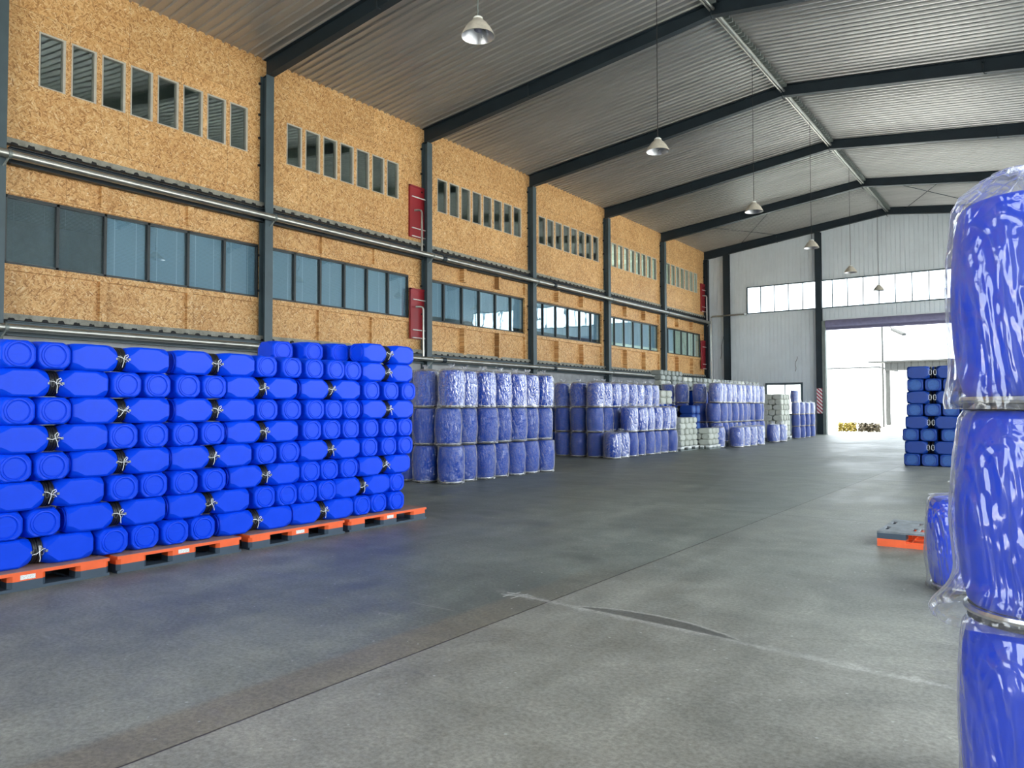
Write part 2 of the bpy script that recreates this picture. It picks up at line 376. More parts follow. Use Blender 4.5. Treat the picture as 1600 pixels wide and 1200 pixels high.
ORD = 'first second third fourth fifth sixth seventh eighth ninth tenth eleventh twelfth thirteenth fourteenth fifteenth sixteenth seventeenth'.split()

# ------------------------------------------------------------------ building shell
YC = [5.974+6*k for k in range(-2, 7)]           # frame lines; YC[2] is the column at the photo's left edge
Y_END, Y_REAR, XL, XRIDGE = 42.0, -8.0, -16.36, -6.70
Z_EAVE, Z_RIDGE = 10.43, 11.52
slope = (Z_RIDGE-Z_EAVE)/(XRIDGE-XL)
def roof_z(x): return Z_RIDGE-abs(x-XRIDGE)*slope

struct(MB().box(-24, XR+.3, Y_REAR-.3, Y_END+.15, -.25, 0).obj('floor', MT['floor'], smooth=0))
# corrugated ceiling
mb = MB(); pit = .229; y = Y_REAR; prof = []
while y < Y_END:
    prof += [(y, 0), (y+.150, 0), (y+.160, -.045), (y+.196, -.045), (y+.206, 0)]; y += pit
prof = [(min(a, Y_END+.02), b) for a, b in prof]
for xa, xb in ((XL-.3, XRIDGE), (XRIDGE, XR+.3)):
    vs = []; fs = []
    for i, (yy, dz) in enumerate(prof):
        vs += [(xa, yy, roof_z(xa)+dz), (xb, yy, roof_z(xb)+dz)]
        if i: fs.append((2*i-2, 2*i-1, 2*i+1, 2*i))
    mb.add(vs, fs)
for xa, xb in ((XL-.3, XRIDGE), (XRIDGE, XR+.3)):
    mb.add([(xa, Y_REAR, roof_z(xa)+.12), (xb, Y_REAR, roof_z(xb)+.12), (xb, Y_END+.2, roof_z(xb)+.12), (xa, Y_END+.2, roof_z(xa)+.12)], [(0, 1, 2, 3)])
struct(mb.obj('ceiling', MT['ceiling'], smooth=0))

# left wall: plastered ground storey, two OSB storeys with window openings
up_win = []
for k in range(1, 7):
    n = 7 if k in (2, 6) else 8
    for i in range(n):
        a = YC[k+1]+.655+.6155*i; up_win.append((k, a, a+.505, 7.89, 9.0))
lo_win = []
for k in range(1, 7):
    a = YC[k+1]+.14; b = YC[k+2]-.14
    if k in (2, 6): b = YC[k+2]-.62
    lo_win.append((k, a, b, 4.27, 5.62))
mb = MB()
grid_wall(mb, 'x', XL, XL-.12, Y_REAR, Y_END, 6.70, 10.50, [w[1:] for w in up_win])
grid_wall(mb, 'x', XL-.08, XL-.20, Y_REAR, Y_END, 3.25, 6.65, [w[1:] for w in lo_win])
# battens and rails that frame the lower storey
for k in range(0, 7):
    a, b = YC[k+1]+.12, YC[k+2]-.12
    lo = -.155 if k < 3 else -.10
    d = .03 if k < 3 else .14
    mb.box(XL-.09, XL-.08+.05+d*.3, a, b, 4.14, 4.26)
    mb.box(XL-.09, XL-.08+.04+d*.2, a, b, 5.63, 5.72)
    for q in (.335, .665):
        yb = YC[k+1]+6*q - .03
        if k == 2: yb -= .15
        mb.box(XL-.09, XL-.08+.05+d, yb-.07, yb+.07, 3.25, 4.14)
        mb.box(XL-.09, XL-.08+.05+d, yb-.07+(.1 if k == 2 else 0), yb+.07+(.1 if k == 2 else 0), 5.72, 6.2)
    mb.box(XL-.09, XL+.0, YC[k+2]-.30, YC[k+2]-.12, 3.25, 6.2) if k >= 3 else None
struct(mb.obj('wall_left', MT['osb'], smooth=0))
mb = MB(); mb.box(XL-.2, XL-.03, Y_REAR, Y_END, 0, 3.0)
struct(mb.obj('wall_left_base', MT['plaster'], smooth=0)).name = 'wall_left_lower'

# concrete slab edges with black foam in the deck flutes
def slab_edge(i, z0, z1, zf):
    mb = MB(); mb.box(XL-.19, XL+.05, Y_REAR, Y_END, z0, z1)
    mb.cur = 1; y = Y_REAR+.1; rnd = random.Random(i)
    while y < Y_END-.3:
        w = .13+rnd.uniform(-.03, .02); h = .055+rnd.uniform(-.02, .012)
        pts = [(-w/2, 0), (-w*.34, h*rnd.uniform(.7, 1)), (-w*.1, h*rnd.uniform(.75, 1.1)), (w*.12, h*rnd.uniform(.7, 1.1)), (w*.34, h*rnd.uniform(.7, 1)), (w/2, 0)]
        mb.hull8([(XL+.045, y+a, zf+b) for a, b in pts], [(XL+.062, y+a, zf+b) for a, b in pts]); y += .30
    mb.box(XL+.045, XL+.058, Y_REAR, Y_END, z0-.012, z0+.012)
    struct(mb.obj('trim_%d' % i, [MT['slab'], MT['black']], smooth=0))
slab_edge(1, 6.57, 6.70, 6.575); slab_edge(2, 3.16, 3.29, 3.165)

# rooms behind the windows
mb = MB()
for z0, z1 in ((3.05, 3.12), (6.48, 6.56)): mb.box(-22.5, XL-.2, Y_REAR, Y_END, z0, z1)
grid_wall(mb, 'x', -22.5, -22.6, Y_REAR, Y_END, 3.0, 10.6, [(31.5, 41, 4.3, 5.7), (37.2, 41.6, 7.4, 9.4)])
for yy in (Y_REAR, 11.97, 29.97, 41.9): mb.box(-22.5, XL-.2, yy-.04, yy+.04, 3.05, 10.4)
mb.add([(-22.6, Y_REAR, 10.3), (XL-.1, Y_REAR, 10.3), (XL-.1, Y_END, 10.3), (-22.6, Y_END, 10.3)], [(0, 1, 2, 3)])
struct(mb.obj('wall_back_rooms', MT['room'], smooth=0)).name = 'wall_upper_rooms'

wn_ = 0
def next_window(loc):
    global wn_
    wn_ += 1
    o = link('window_%d' % wn_, None); o['kind'] = 'structure'; o.location = loc; return o
# upper windows: pale frames, one pane each
fm = MB(); w_, h_ = .505, 1.11
for a, b, c, d in ((0, .028, 0, h_), (w_-.05, w_, 0, h_), (0, w_, 0, .02), (0, w_, h_-.035, h_)): fm.box(-.11, .006, a, b, c, d)
fm_me = fm.mesh('window_frame', MT['frame_pale'], 0)
pn_me = MB().box(-.055, -.05, .02, w_-.04, .015, h_-.03).mesh('pane', MT['glass_up'], 0)
for k, a, b, c, d in up_win:
    w = next_window((XL, a, c)); link('window_frame', fm_me, w); link('pane', pn_me, w)
# lower ribbon windows: dark frame, six panes, venetian blinds
for k, a, b, c, d in lo_win:
    w = next_window((XL-.10, a, c)); L = b-a; n = 6; pw = L/n; fm = MB()
    for e in range(n+1):
        fm.box(-.05, .025, max(0, e*pw-.028), min(L, e*pw+.028), 0, d-c)
    fm.box(-.05, .025, 0, L, 0, .045); fm.box(-.05, .025, 0, L, d-c-.06, d-c)
    fm.obj('window_frame', MT['frame'], w, smooth=0)
    for e in range(n):
        MB().box(-.03, -.024, e*pw+.02, (e+1)*pw-.02, .03, d-c-.04).obj('pane', MT['glass_lo'], w, smooth=0)
        top = 0.0
        if k == 1 and e < 2: continue
        if k == 6 and e > 1: continue
        bl = MB(); zz = .05+ (.0 if k < 3 else .25)
        bl.box(-.075, -.068, e*pw+.04, (e+1)*pw-.04, .04 if k < 3 else .18, d-c-.06); bl.obj('blind', MT['blind'], w, smooth=0)
    if k == 1:
        for e in range(2):
            bl = MB(); z = .06
            while z < d-c-.06:
                bl.box(-.080, -.066, e*pw+.04, (e+1)*pw-.04, z, z+.006); z += .028
            bl.box(-.074, -.071, e*pw+.18, e*pw+.185, .05, d-c-.06); bl.box(-.074, -.071, (e+1)*pw-.22, (e+1)*pw-.215, .05, d-c-.06)
            bl.obj('blind', MT['white'], w, smooth=0)

# end wall: vertical ribbed sheet with window band, roller door and small window
EW0, EW1 = -13.90, .50
DX0, DX1, DZ = -9.72, -3.60, 5.55
holes = [(EW0, EW1, 6.67, 8.12), (DX0, DX1, -.1, 6.02), (-12.9, -11.05, 1.05, 2.66)]
mb = MB(); x = XL-.3; n = 0
xs = []
while x < XR+.3:
    xs.append((x, 0)); xs.append((x+.17, 0)); xs.append((x+.182, .022)); xs.append((x+.198, .022)); xs.append((x+.21, 0)); x += .21
def seg(xa, ya, xb, yb):
    xm = (xa+xb)/2; zt = [roof_z(xa)+.05, roof_z(xb)+.05]
    cuts = []
    for h in holes:
        if h[0] < xm < h[1]: cuts.append((h[2], h[3]))
    cuts.sort(); z = 0
    for lo, hi in cuts+[(None, None)]:
        if lo is None: ta, tb = zt
        else: ta = tb = max(lo, 0)
        if ta > z: mb.add([(xa, Y_END+ya, z), (xb, Y_END+yb, z), (xb, Y_END+yb, tb), (xa, Y_END+ya, ta)], [(0, 1, 2, 3)])
        if hi is not None: z = hi
for i in range(len(xs)-1):
    (xa, ya), (xb, yb) = xs[i], xs[i+1]
    cuts_x = sorted([h[q] for h in holes for q in (0, 1) if xa+1e-4 < h[q] < xb-1e-4])
    pts = [(xa, ya)]+[(c, ya+(yb-ya)*(c-xa)/(xb-xa)) for c in cuts_x]+[(xb, yb)]
    for a, b in zip(pts, pts[1:]): seg(a[0], a[1], b[0], b[1])
struct(mb.obj('wall_end', MT['endwall'], smooth=0))
# high window band
w = next_window((EW0, Y_END, 6.67)); H_ = 1.45; L = EW1-EW0; pn = L/19.25; fm = MB()
fm.box(0, L, -.07, .05, -.04, .02); fm.box(0, L, -.05, .05, H_-.03, H_+.03); fm.box(-.03, .03, -.05, .05, 0, H_); fm.box(L-.03, L+.03, -.05, .05, 0, H_)
for i in range(1, 20): fm.box(i*.7481-.022, i*.7481+.022, -.04, .04, 0, H_)
fm.obj('window_frame', MT['steel'], w, smooth=0)
for i in range(19): MB().box(i*.7481+.015, (i+1)*.7481-.015, .0, .005, .01, H_-.02).obj('pane', MT['glass_clear'], w, smooth=0)
w = next_window((-12.9, Y_END, 1.05)); fm = MB(); L = 1.85; H_ = 1.61
for q in ((-.05, .03, 0, H_), (L-.03, L+.08, 0, H_), (.98, 1.02, 0, H_)): fm.box(q[0], q[1], -.06, .05, q[2], q[3])
fm.box(-.05, L+.08, -.06, .05, H_-.02, H_+.10); fm.box(-.05, L+.05, -.06, .05, -.04, .03)
fm.obj('window_frame', MT['steel'], w, smooth=0)
for a in (.03, 1.02): MB().box(a, a+.95 if a < 1 else L-.03, 0, .005, .03, H_-.02).obj('pane', MT['glass_clear'], w, smooth=0)
# roller shutter door (rolled up)
dr = link('door_1', None); dr['kind'] = 'structure'; dr.location = (DX0, Y_END-.12, 0)
L = DX1-DX0; mb = MB(); z = 5.5
MB().box(-.05, L+.05, -.05, .1, 5.90, 6.06).obj('header', MT['endwall'], dr, smooth=0)
mb = MB(); pr = []
z = 5.50
while z < 5.93:
    pr += [(0, z), (-.035, z+.018), (-.04, z+.04), (0, z+.062)]; z += .07
a = [(0., p[0], p[1]) for p in pr]; b = [(L, p[0], p[1]) for p in pr]; n = len(pr)
mb.add(a+b, [(i, i+1, n+i+1, n+i) for i in range(n-1)]); mb.box(0, L, -.045, .03, 5.46, 5.51)
mb.obj('shutter_curtain', MT['shutter'], dr, smooth=0)
mb = MB(); mb.lathe([(.19, 0), (.19, L)], 20, (0, -.02, 5.80), 'x'); mb.obj('shutter_roll', MT['shutter'], dr)
for q, nm in ((-.10, 'guide_rail'), (L, 'guide_rail')): MB().box(q, q+.10, -.06, .1, 0, 5.9).obj(nm, MT['steel_light'], dr, smooth=0)

# right wall and rear wall (outside the picture, with assumed openings added to let daylight in)
mb = MB(); grid_wall(mb, 'x', XR, XR+.15, Y_REAR, Y_END, 0, 10.5, [(a, b, za, zb) for (a, b), (za, zb) in zip(R_OPENINGS, RDZ)])
struct(mb.obj('wall_right', MT['endwall'], smooth=0))
mb = MB(); grid_wall(mb, 'y', Y_REAR, Y_REAR-.15, XL-.3, XR+.3, 0, 11.6, [(-11.2, -2.2, -.1, 6.0), (-13.9, .5, 6.7, 8.2)])
struct(mb.obj('wall_rear', MT['endwall'], smooth=0))

# steel frames
def hcol(x0, x1, yc, w, z1, tf=.016):
    """H section with flanges facing +X and -X"""
    mb = MB(); mb.box(x0, x0+tf, yc-w/2, yc+w/2, 0, z1); mb.box(x1-tf, x1, yc-w/2, yc+w/2, 0, z1); mb.box(x0+tf, x1-tf, yc-.006, yc+.006, 0, z1)
    mb.box(x0-.02, x1+.04, yc-w/2-.04, yc+w/2+.04, 0, .02); return mb
for k, yc in enumerate(YC[2:]):
    nm = ORD[k]
    yc -= (.10, .06, 0, 0, 0, 0, 0)[k]
    if k == 6: yc = Y_END-.13
    where = 'at the far corner of the hall' if k == 6 else 'at the left edge of the photo' if k == 0 else '%s from the near left corner' % nm
    c = thing('steel_column', 'slate grey steel column on the chipboard wall, '+where, 'column', (0, 0, 0), group='steel columns along the left wall')
    hcol(-16.36+.01, -16.10, yc, .235, 9.93).obj('shaft', MT['steel'] if k < 6 else MT['steel_dark'], c, smooth=0)
    mb = MB(); rnd = random.Random(k)
    for z in (9.7, 8.9, 8.3, 7.6, 5.3, 4.4):
        mb.box(-16.35, -16.30, yc-.175, yc-.118, z, z+.05)
    mb.obj('cleat', MT['black'], c, smooth=0)
for k, yc in enumerate([YC[1]]+YC[2:]):
    if k == 7: yc = Y_END-.13
    where = ['over the viewer, first from the near end', 'second from the near end', 'third from the near end, leaving the left column at frame edge top', 'fourth from the near end', 'fifth from the near end', 'sixth from the near end', 'seventh, just before the end bay', 'lying against the far end wall'][k]
    if k < 2: continue
    where = {2: 'nearest one, crossing the top left of the photo', 3: 'second from the near end', 4: 'third from the near end', 5: 'fourth from the near end', 6: 'fifth, last before the far wall', 7: 'lying against the far end wall'}[k]
    c = thing('roof_rafter', 'dark steel roof rafter, '+where, 'rafter', group='dark rafters of the roof')
    for s_ in (0, 1):
        xa, xb = (-16.34, XRIDGE) if s_ == 0 else (XR-.02, XRIDGE)
        mb = MB(); za, zb = roof_z(xa), roof_z(xb); dp0, dp1 = .50, .38
        def strip(y0, y1, ta, ba, tb, bb): mb.hull8([(xa, y0, ba), (xa, y1, ba), (xa, y1, ta), (xa, y0, ta)], [(xb, y0, bb), (xb, y1, bb), (xb, y1, tb), (xb, y0, tb)])
        strip(yc-.1, yc+.1, za-.04, za-.055, zb-.04, zb-.055)
        strip(yc-.1, yc+.1, za-dp0+.014, za-dp0, zb-dp1+.014, zb-dp1)
        strip(yc-.006, yc+.006, za-.055, za-dp0+.014, zb-.055, zb-dp1+.014)
        mb.obj('beam', MT['steel_dark'], c, smooth=0)
    for hx in (-12.2, -6.72, -1.4):
        mb = MB(); zz = roof_z(hx)-.45; mb.tube([(hx, yc-.13, zz+.30), (hx, yc-.13, zz+.02), (hx+.02, yc-.11, zz-.04), (hx+.07, yc-.08, zz-.05)], .014, 6)
        mb.box(hx-.035, hx+.035, yc-.15, yc-.09, zz+.28, zz+.34)
        mb.obj('hook', MT['steel_dark'], c)
# beams between columns, pipes with clamps
for lvl, (z0, z1, nm) in enumerate(((6.17, 6.50, 'upper'), (2.86, 3.14, 'lower'))):
    for k in range(2, 8):
        a, b = YC[k]+.12, YC[k+1]-.12
        mb = MB(); xb = XL+.02; tf = .014
        mb.box(xb, xb+.14, a, b, z1-tf, z1); mb.box(xb, xb+.14, a, b, z0, z0+tf); mb.box(xb+.06, xb+.07, a, b, z0+tf, z1-tf)
        mb.obj('steel_beam', MT['steel_dark'] if lvl == 0 else MT['steel'], smooth=0, label='dark steel floor beam behind the %s pipe, %s bay from the near end' % (nm, ORD[k-2]), category='beam', group='floor beams between the columns')
for z, r, nm, x in ((6.275, .080, 'upper', -15.99), (2.985, .072, 'lower', -16.0)):
    c = thing('wall_pipe', 'long grey metal %s pipe running along the chipboard wall' % nm, 'pipe', (0, 0, 0))
    MB().tube([(x, -2, z), (x, Y_END-.35, z)], r, 20).obj('pipe_run', MT['pipe'], c)
    for yc in YC[2:]:
        yy = min(yc, Y_END-.4)+.02
        mb = MB(); mb.lathe([(r+.012, -.03), (r+.014, 0), (r+.012, .03)], 18, (x, yy, z), 'y')
        mb.tube([(x+.03, yy, z-.04), (x-.02, yy-.03, z-.13), (x-.10, yy-.06, z-.22)], .018, 7)
        mb.obj('pipe_clamp', MT['steel_light'], c)
    for yc in (YC[4]+.55, YC[5]+1.2):
        MB().lathe([(r+.004, -.09), (r+.02, -.085), (r+.02, .085), (r+.004, .09)], 16, (x, yc, z), 'y').obj('coupling', MT['steel_dark'], c)
# ridge pipes
for k in range(3, 8):
    a, b = YC[k]+.22, min(YC[k+1], Y_END-.13)-.12
    c = thing('ridge_rail', 'pale twin metal rail under the roof ridge, %s bay from the near end' % ORD[k-3], 'rail', (XRIDGE, 0, 0), group='ridge rails between rafters')
    MB().tube([(.035, a, 11.27), (.035, b, 11.27)], .040, 10).obj('rail_tube', MT['pipe'], c)
    MB().tube([(-.05, a, 11.25), (-.05, b, 11.25)], .025, 8).obj('rail_tube', MT['pipe'], c)
    y = a+.2
    clip = MB().box(-.04, .16, 0, .05, 11.33, 11.44).mesh('rail_clip', MT['steel_light'], 0)
    while y < b:
        q = link('rail_clip', clip, c); q.location = (0, y, 0); y += .229
# wind bracing rods in the end bay
def rod(p, q, lab):
    MB().tube([p, q], .014, 6).obj('brace_rod', MT['steel_dark'], label=lab, category='brace', group='roof bracing rods in the end bay')
rod((-10.6, 36.1, roof_z(-10.6)-.14), (-14.2, 41.75, roof_z(-14.2)-.14), 'thin dark brace rod rising right under the left half of the end bay roof')
rod((-14.3, 36.1, roof_z(-14.3)-.17), (-11.9, 41.75, roof_z(-11.9)-.17), 'thin dark brace rod lying flatter under the left half of the end bay roof')
rod((-5.9, 36.1, roof_z(-5.9)-.14), (-2.4, 41.75, roof_z(-2.4)-.14), 'thin dark brace rod falling right under the right half of the end bay roof')
rod((-3.6, 36.1, roof_z(-3.6)-.17), (-5.9, 41.75, roof_z(-5.9)-.17), 'thin dark brace rod rising right under the right half of the end bay roof')
# end wall posts
def post(x, w, lab, m, zt):
    mb = MB(); yc = Y_END-.14; mb.box(x-w/2, x+w/2, yc-.13, yc-.115, 0, zt); mb.box(x-w/2, x+w/2, yc+.115, yc+.13, 0, zt); mb.box(x-.006, x+.006, yc-.115, yc+.115, 0, zt)
    return mb.obj('wall_post', m, smooth=0, label=lab, category='post')
post(-15.03, .32, 'dark blue steel post on the end wall near the left corner', MT['steel_dark'], roof_z(-15.03)-.45)
post(-10.06, .30, 'dark steel post beside the roller door, left jamb', MT['steel_dark'], roof_z(-10.1)-.45)
post(-3.35, .30, 'dark steel post at the right jamb of the roller door', MT['steel_dark'], roof_z(-3.4)-.45)
mb = MB(); mb.box(-9.90, -9.74, Y_END-.28, Y_END-.02, 0, 5.95); mb.obj('door_jamb', MT['steel_light'], smooth=0, label='pale greenish jamb flange lining the left of the door opening', category='jamb')
MB().box(-10.20, -9.92, Y_END-.295, Y_END-.275, 1.10, 2.42).obj('hazard_sign', MT['stripe'], smooth=0, label='red and white striped hazard strip on the post left of the roller door', category='sign')
mb = MB(); mb.tube([(-15.86, 41.6, .1), (-15.86, 41.6, 6.40), (-15.86, 41.6, 6.55), (-15.75, 41.6, 6.60), (-13.95, 41.6, 6.60), (-13.95, 41.9, 6.60)], .045, 10)
mb.obj('corner_pipe', MT['pipe'], label='thin grey riser pipe in the far left corner bending along the end wall', category='pipe')
mb = MB(); rnd = random.Random(3)
pts = [(-11.35+.04*math.sin(i*1.1)+i*.012, Y_END-.06, 3.35+i*.1) for i in range(9)]
mb.tube(pts, .012, 5); mb.obj('hanging_cable', MT['black_wire'], label='short dark curled cable on the end wall above the small window', category='cable')
mb = MB(); mb.tube([(-15.45+.02*i+.03*math.sin(i), Y_END-.06, 4.2+.16*i) for i in range(9)], .012, 5)
mb.obj('hanging_cable', MT['black_wire'], label='long dark cable hanging on the end wall beside the far left post', category='cable')

# red doors with push bars, standpipes
def red_door(i, y0, y1, z0, z1, lab):
    d = link('door_%d' % i, None); d['kind'] = 'structure'; d.location = (XL+.0, y0, z0); w = y1-y0; h = z1-z0
    MB().box(0.0, .05, 0, w, 0, h).obj('door_leaf', MT['red'], d, smooth=0)
    mb = MB(); mb.box(0, .07, -.05, 0, 0, h+.04); mb.box(0, .07, -.05, w, h, h+.05); mb.obj('door_frame', MT['red'], d, smooth=0)
    for zz in (h*.80, h*.18, .03): MB().tube([(.09, .02, zz), (.09, w, zz)], .018, 6).obj('guard_bar', MT['white'], d)
red_door(2, 17.32, 17.95, 6.82, 8.42, ''); red_door(3, 17.36, 17.95, 3.62, 5.16, '')
red_door(4, 41.32, 41.95, 6.90, 8.46, ''); red_door(5, 41.32, 41.95, 3.62, 5.2, '')
for y, z0, z1, lab in ((17.55, 6.36, 7.66, 'grey bent standpipe in front of the upper red door, near pair'), (17.62, 3.0, 4.62, 'grey bent standpipe in front of the lower red door, near pair'), (41.45, 6.36, 7.8, 'grey bent standpipe in front of the upper red door in the far corner')):
    mb = MB(); x = -16.05
    mb.tube([(x, y, z0), (x, y, z1-.08), (x-.02, y-.02, z1-.02), (x-.08, y-.06, z1), (x-.2, y-.12, z1)], .035, 10)
    mb.obj('standpipe', MT['pipe'], label=lab, category='pipe')

# pendant lamps
def lamp_meshes():
    sh = MB(); R = .245
    sh.lathe([(.075, .0), (.085, -.02), (.13, -.06), (.185, -.13), (.225, -.20), (R, -.245), (R+.006, -.252), (R-.004, -.252)], 32, cap0=False, cap1=False)
    inn = MB(); inn.lathe([(.07, -.03), (.125, -.068), (.18, -.136), (.22, -.205), (R-.005, -.249)], 32, cap0=True, cap1=False)
    cap = MB(); cap.lathe([(.012, .045), (.05, .04), (.072, .02), (.075, -.002)], 24)
    bl = MB(); bl.lathe([(.045, -.03), (.062, -.07), (.066, -.12), (.055, -.16), (.02, -.185)], 16)
    return sh.mesh('lamp_shade', MT['enamel'], 50), inn.mesh('reflector', MT['reflector'], 50), cap.mesh('lamp_cap', MT['white']), bl.mesh('bulb', MT['bulb'])
LM = lamp_meshes()
for k, (y, zc) in enumerate(((8.52, 6.98), (14.64, 6.98), (20.9, 7.02), (27.01, 7.05), (33.11, 7.08), (39.18, 7.10))):
    where = ['nearest, at the top left of centre', 'second from the viewer', 'third from the viewer', 'fourth from the viewer', 'fifth, before the high window band', 'farthest, dark against the bright windows'][k]
    l = thing('pendant_lamp', 'cream bell pendant lamp on a long cord, '+where, 'pendant lamp', (XRIDGE, y, zc+.10), group='pendant lamps under the ridge')
    sh = link('lamp_shade', LM[0], l); link('reflector', LM[1], sh); link('lamp_cap', LM[2], l); link('bulb', LM[3], l)
    MB().tube([(0, 0, .03), (0, 0, 11.24-zc-.10)], .008, 6).obj('cord', MT['black_wire'] if k else MT['steel_light'], l)

# ------------------------------------------------------------------ jerrycans
def can_meshes(W=.274, Hh=.2325, L=.402, blue='blue', lidm='lid', rib=True, nm='body', ringm=None):
    def sec(y, sx, sz, c):
        a, b = W/2*sx, Hh/2*sz; c1 = c; r = .008
        pts = []
        cor = [((a-c1, b), (a, b-c1)), ((a, -b+c1), (a-c1, -b)), ((-a+c1, -b), (-a, -b+c1)), ((-a, b-c1), (-a+c1, b))]
        for (p, q) in cor:
            p = Vector(p); q = Vector(q); mid = (p+q)/2; n = mid.normalized()
            pts += [p, p*.72+q*.28+n*c1*.10, mid+n*c1*.155, p*.28+q*.72+n*c1*.10, q]
        return [(p.x, y, p.y+Hh/2) for p in pts]
    mb = MB(); LL = [sec(.002, .84, .82, .050), sec(.0, .87, .86, .054), sec(.006, .93, .925, .058), sec(.020, .98, .975, .060), sec(.045, 1, .995, .056), sec(.112, 1, 1, .020),
          sec(L*.5, .995, .995, .018), sec(L-.110, 1, 1, .020), sec(L-.062, .995, .99, .060), sec(L-.034, .96, .95, .076), sec(L-.014, .89, .90, .076), sec(L-.003, .80, .82, .070), sec(L, .74, .78, .066)]
    mb.loft(LL)
    me = mb.mesh(nm, MT[blue], 24)
    R = Hh*.40   # raised ring and recessed disc on the base
    rg = MB(); rg.lathe([(R+.012, .003), (R+.008, -.006), (R-.001, -.007), (R-.004, -.001), (R-.006, .0035)], 36, (0, 0, Hh/2), 'y', cap0=False, cap1=False)
    rg.lathe([(R-.006, .0035), (R-.014, -.0015), (0.001, -.0015)], 36, (0, 0, Hh/2), 'y', cap0=False, cap1=False)
    rg.box(-R*.9, R*.9, -.0035, .003, Hh/2-.0014, Hh/2+.0014)
    for sx in (-1, 1): rg.box(sx*(R+.004)-.004, sx*(R+.004)+.004, -.006, .002, Hh/2-.008, Hh/2-.004); rg.box(sx*(R+.004)-.004, sx*(R+.004)+.004, -.006, .002, Hh/2+.004, Hh/2+.008)
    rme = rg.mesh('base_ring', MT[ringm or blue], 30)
    lid = MB(); n = 60; rl = Hh*.475 if rib else Hh*.2; loops = []
    for h, f in ((-.004, .93), (.004, 1), (.012, 1), (.014, .965), (.020, .965), (.022, 1), (.032, 1), (.037, .95), (.038, .3)):
        lp = []
        for i in range(n):
            a = 2*PI*i/n; r = rl*f*(1-.018*(i % 2)); lp.append((r*math.cos(a), L+h, Hh/2-r*math.sin(a)))
        loops.append(lp)
    lid.loft(loops); lme = lid.mesh('lid', MT[lidm], 30)
    return me, rme, lme
def loop_mesh(L, W, Hh, wm, k=1., side=1):
    lp = MB()
    for sx in (side,):
        x = sx*(Hh*.475+.012)
        pts = [(x, L-.020, Hh/2), (x, L-.004, Hh/2+.004*k)]
        for i in range(13):
            a = PI*(i/12.)
            pts.append((x+sx*.002, L+.016-.017*k*math.cos(PI+a*2) if False else L+.014+.015*k*math.cos(2*PI*i/12.+PI), Hh/2+.030*k*math.sin(2*PI*i/12.)))
        lp.tube(pts, .0022*k, 5)
        lp.box(x-.008, x+.004, L-.03, L-.01, Hh/2-.010, Hh/2+.010)
    return lp.mesh('lid_loop', wm)
CL = .402; CH = .2325; CW = .274
can_b, can_r, can_l = can_meshes()
can_w = loop_mesh(CL, CW, CH, MT['wire']); can_w2 = loop_mesh(CL, CW, CH, MT['wire'], 1., -1)
def make_can(loc, rz, label, group, set_=None, scale=(1, 1, 1), ring=True, lid=True, loopy=False, name='jerrycan'):
    b, r, l, w = set_ or (can_b, can_r, can_l, can_w)
    t = thing(name, label, 'jerrycan', loc, rz, group)
    if scale != (1, 1, 1): t.scale = scale
    link('body', b, t)
    if ring: link('base_ring', r, t)
    if lid:
        lo = link('lid', l, t)
        if loopy: link('lid_loop', w, lo)
    return t
STUFF = {}
def stuff_can(key, loc, rz, mesh, scale=(1, 1, 1)):
    STUFF.setdefault(key, []).append((Matrix.Translation(loc) @ Matrix.Rotation(rz, 4, 'Z') @ Matrix.Diagonal((*scale, 1)), mesh))
def build_stuff(key, name, label, cat):
    mb = MB(); mat = None
    for mtx, me in STUFF[key]:
        mb.add([tuple(mtx @ v.co) for v in me.vertices], [tuple(p.vertices) for p in me.polygons]); mat = me.materials[0]
    o = mb.obj(name, mat, smooth=24, label=label, category=cat); o['kind'] = 'stuff'
XF = -6.84
ROWS = {9: 'P6.883',
 8: 'E2.656 E2.933 P3.514 P4.465 E5.058 E5.372 E5.692 E6.0 E6.277 P6.883',
 7: 'P2.953 E3.546 E3.841 E4.151 E4.434 P5.014 P5.954 E6.582 E6.919 E7.242',
 6: 'E2.663 E2.939 P3.529 P4.463 E5.062 E5.38 E5.695 E5.981 E6.258 P6.884',
 5: 'P2.948 E3.528 E3.816 E4.123 E4.425 P5.026 E5.663 E5.941 E6.25 E6.574 E6.881 E7.183',
 4: 'E2.643 E2.928 P3.529 P4.433 E5.043 E5.346 P5.949 E6.559 E6.883 E7.172',
 3: 'P2.921 E3.529 E3.819 E4.12 E4.431 P5.063 E5.649 E5.925 E6.217 P6.82',
 2: 'E2.585 E2.873 P3.49 P4.41 E5.044 E5.321 E5.598 E5.875 P6.455 E7.035',
 1: 'P2.838 E3.441 E3.736 E4.029 E4.324 P4.948 P5.841 E6.425 E6.713 E7.01'}
def string_mesh(v):
    rnd = random.Random(v); mb = MB()
    p = [Vector((0, -.055, .0)), Vector((.008, -.02, rnd.uniform(-.01, .01))), Vector((.012, .0, 0)), Vector((.010, .03, .006)), Vector((0, .055, 0))]
    mb.tube([tuple(q) for q in p], .0028, 5)
    d = rnd.uniform(-1, 1); q = [(.012, 0, 0), (.022, .012*d, -.02), (.020, .02*d, -.05), (.010, .035*d, -.075)]
    mb.tube(q, .0028, 5)
    q = [(.012, 0, 0), (.02, -.01*d, .03), (.022, .012, .05), (.018, .026, .04), (.014, .012, .012)]
    mb.tube(q, .0032, 5)
    mb.lathe([(.002, -.006), (.009, 0), (.002, .006)], 8, (.014, 0, 0))
    return mb.mesh('tie_string', MT['string'])
STR = [string_mesh(i) for i in range(5)]
G1 = 'blue jerrycans stacked on the orange pallets'
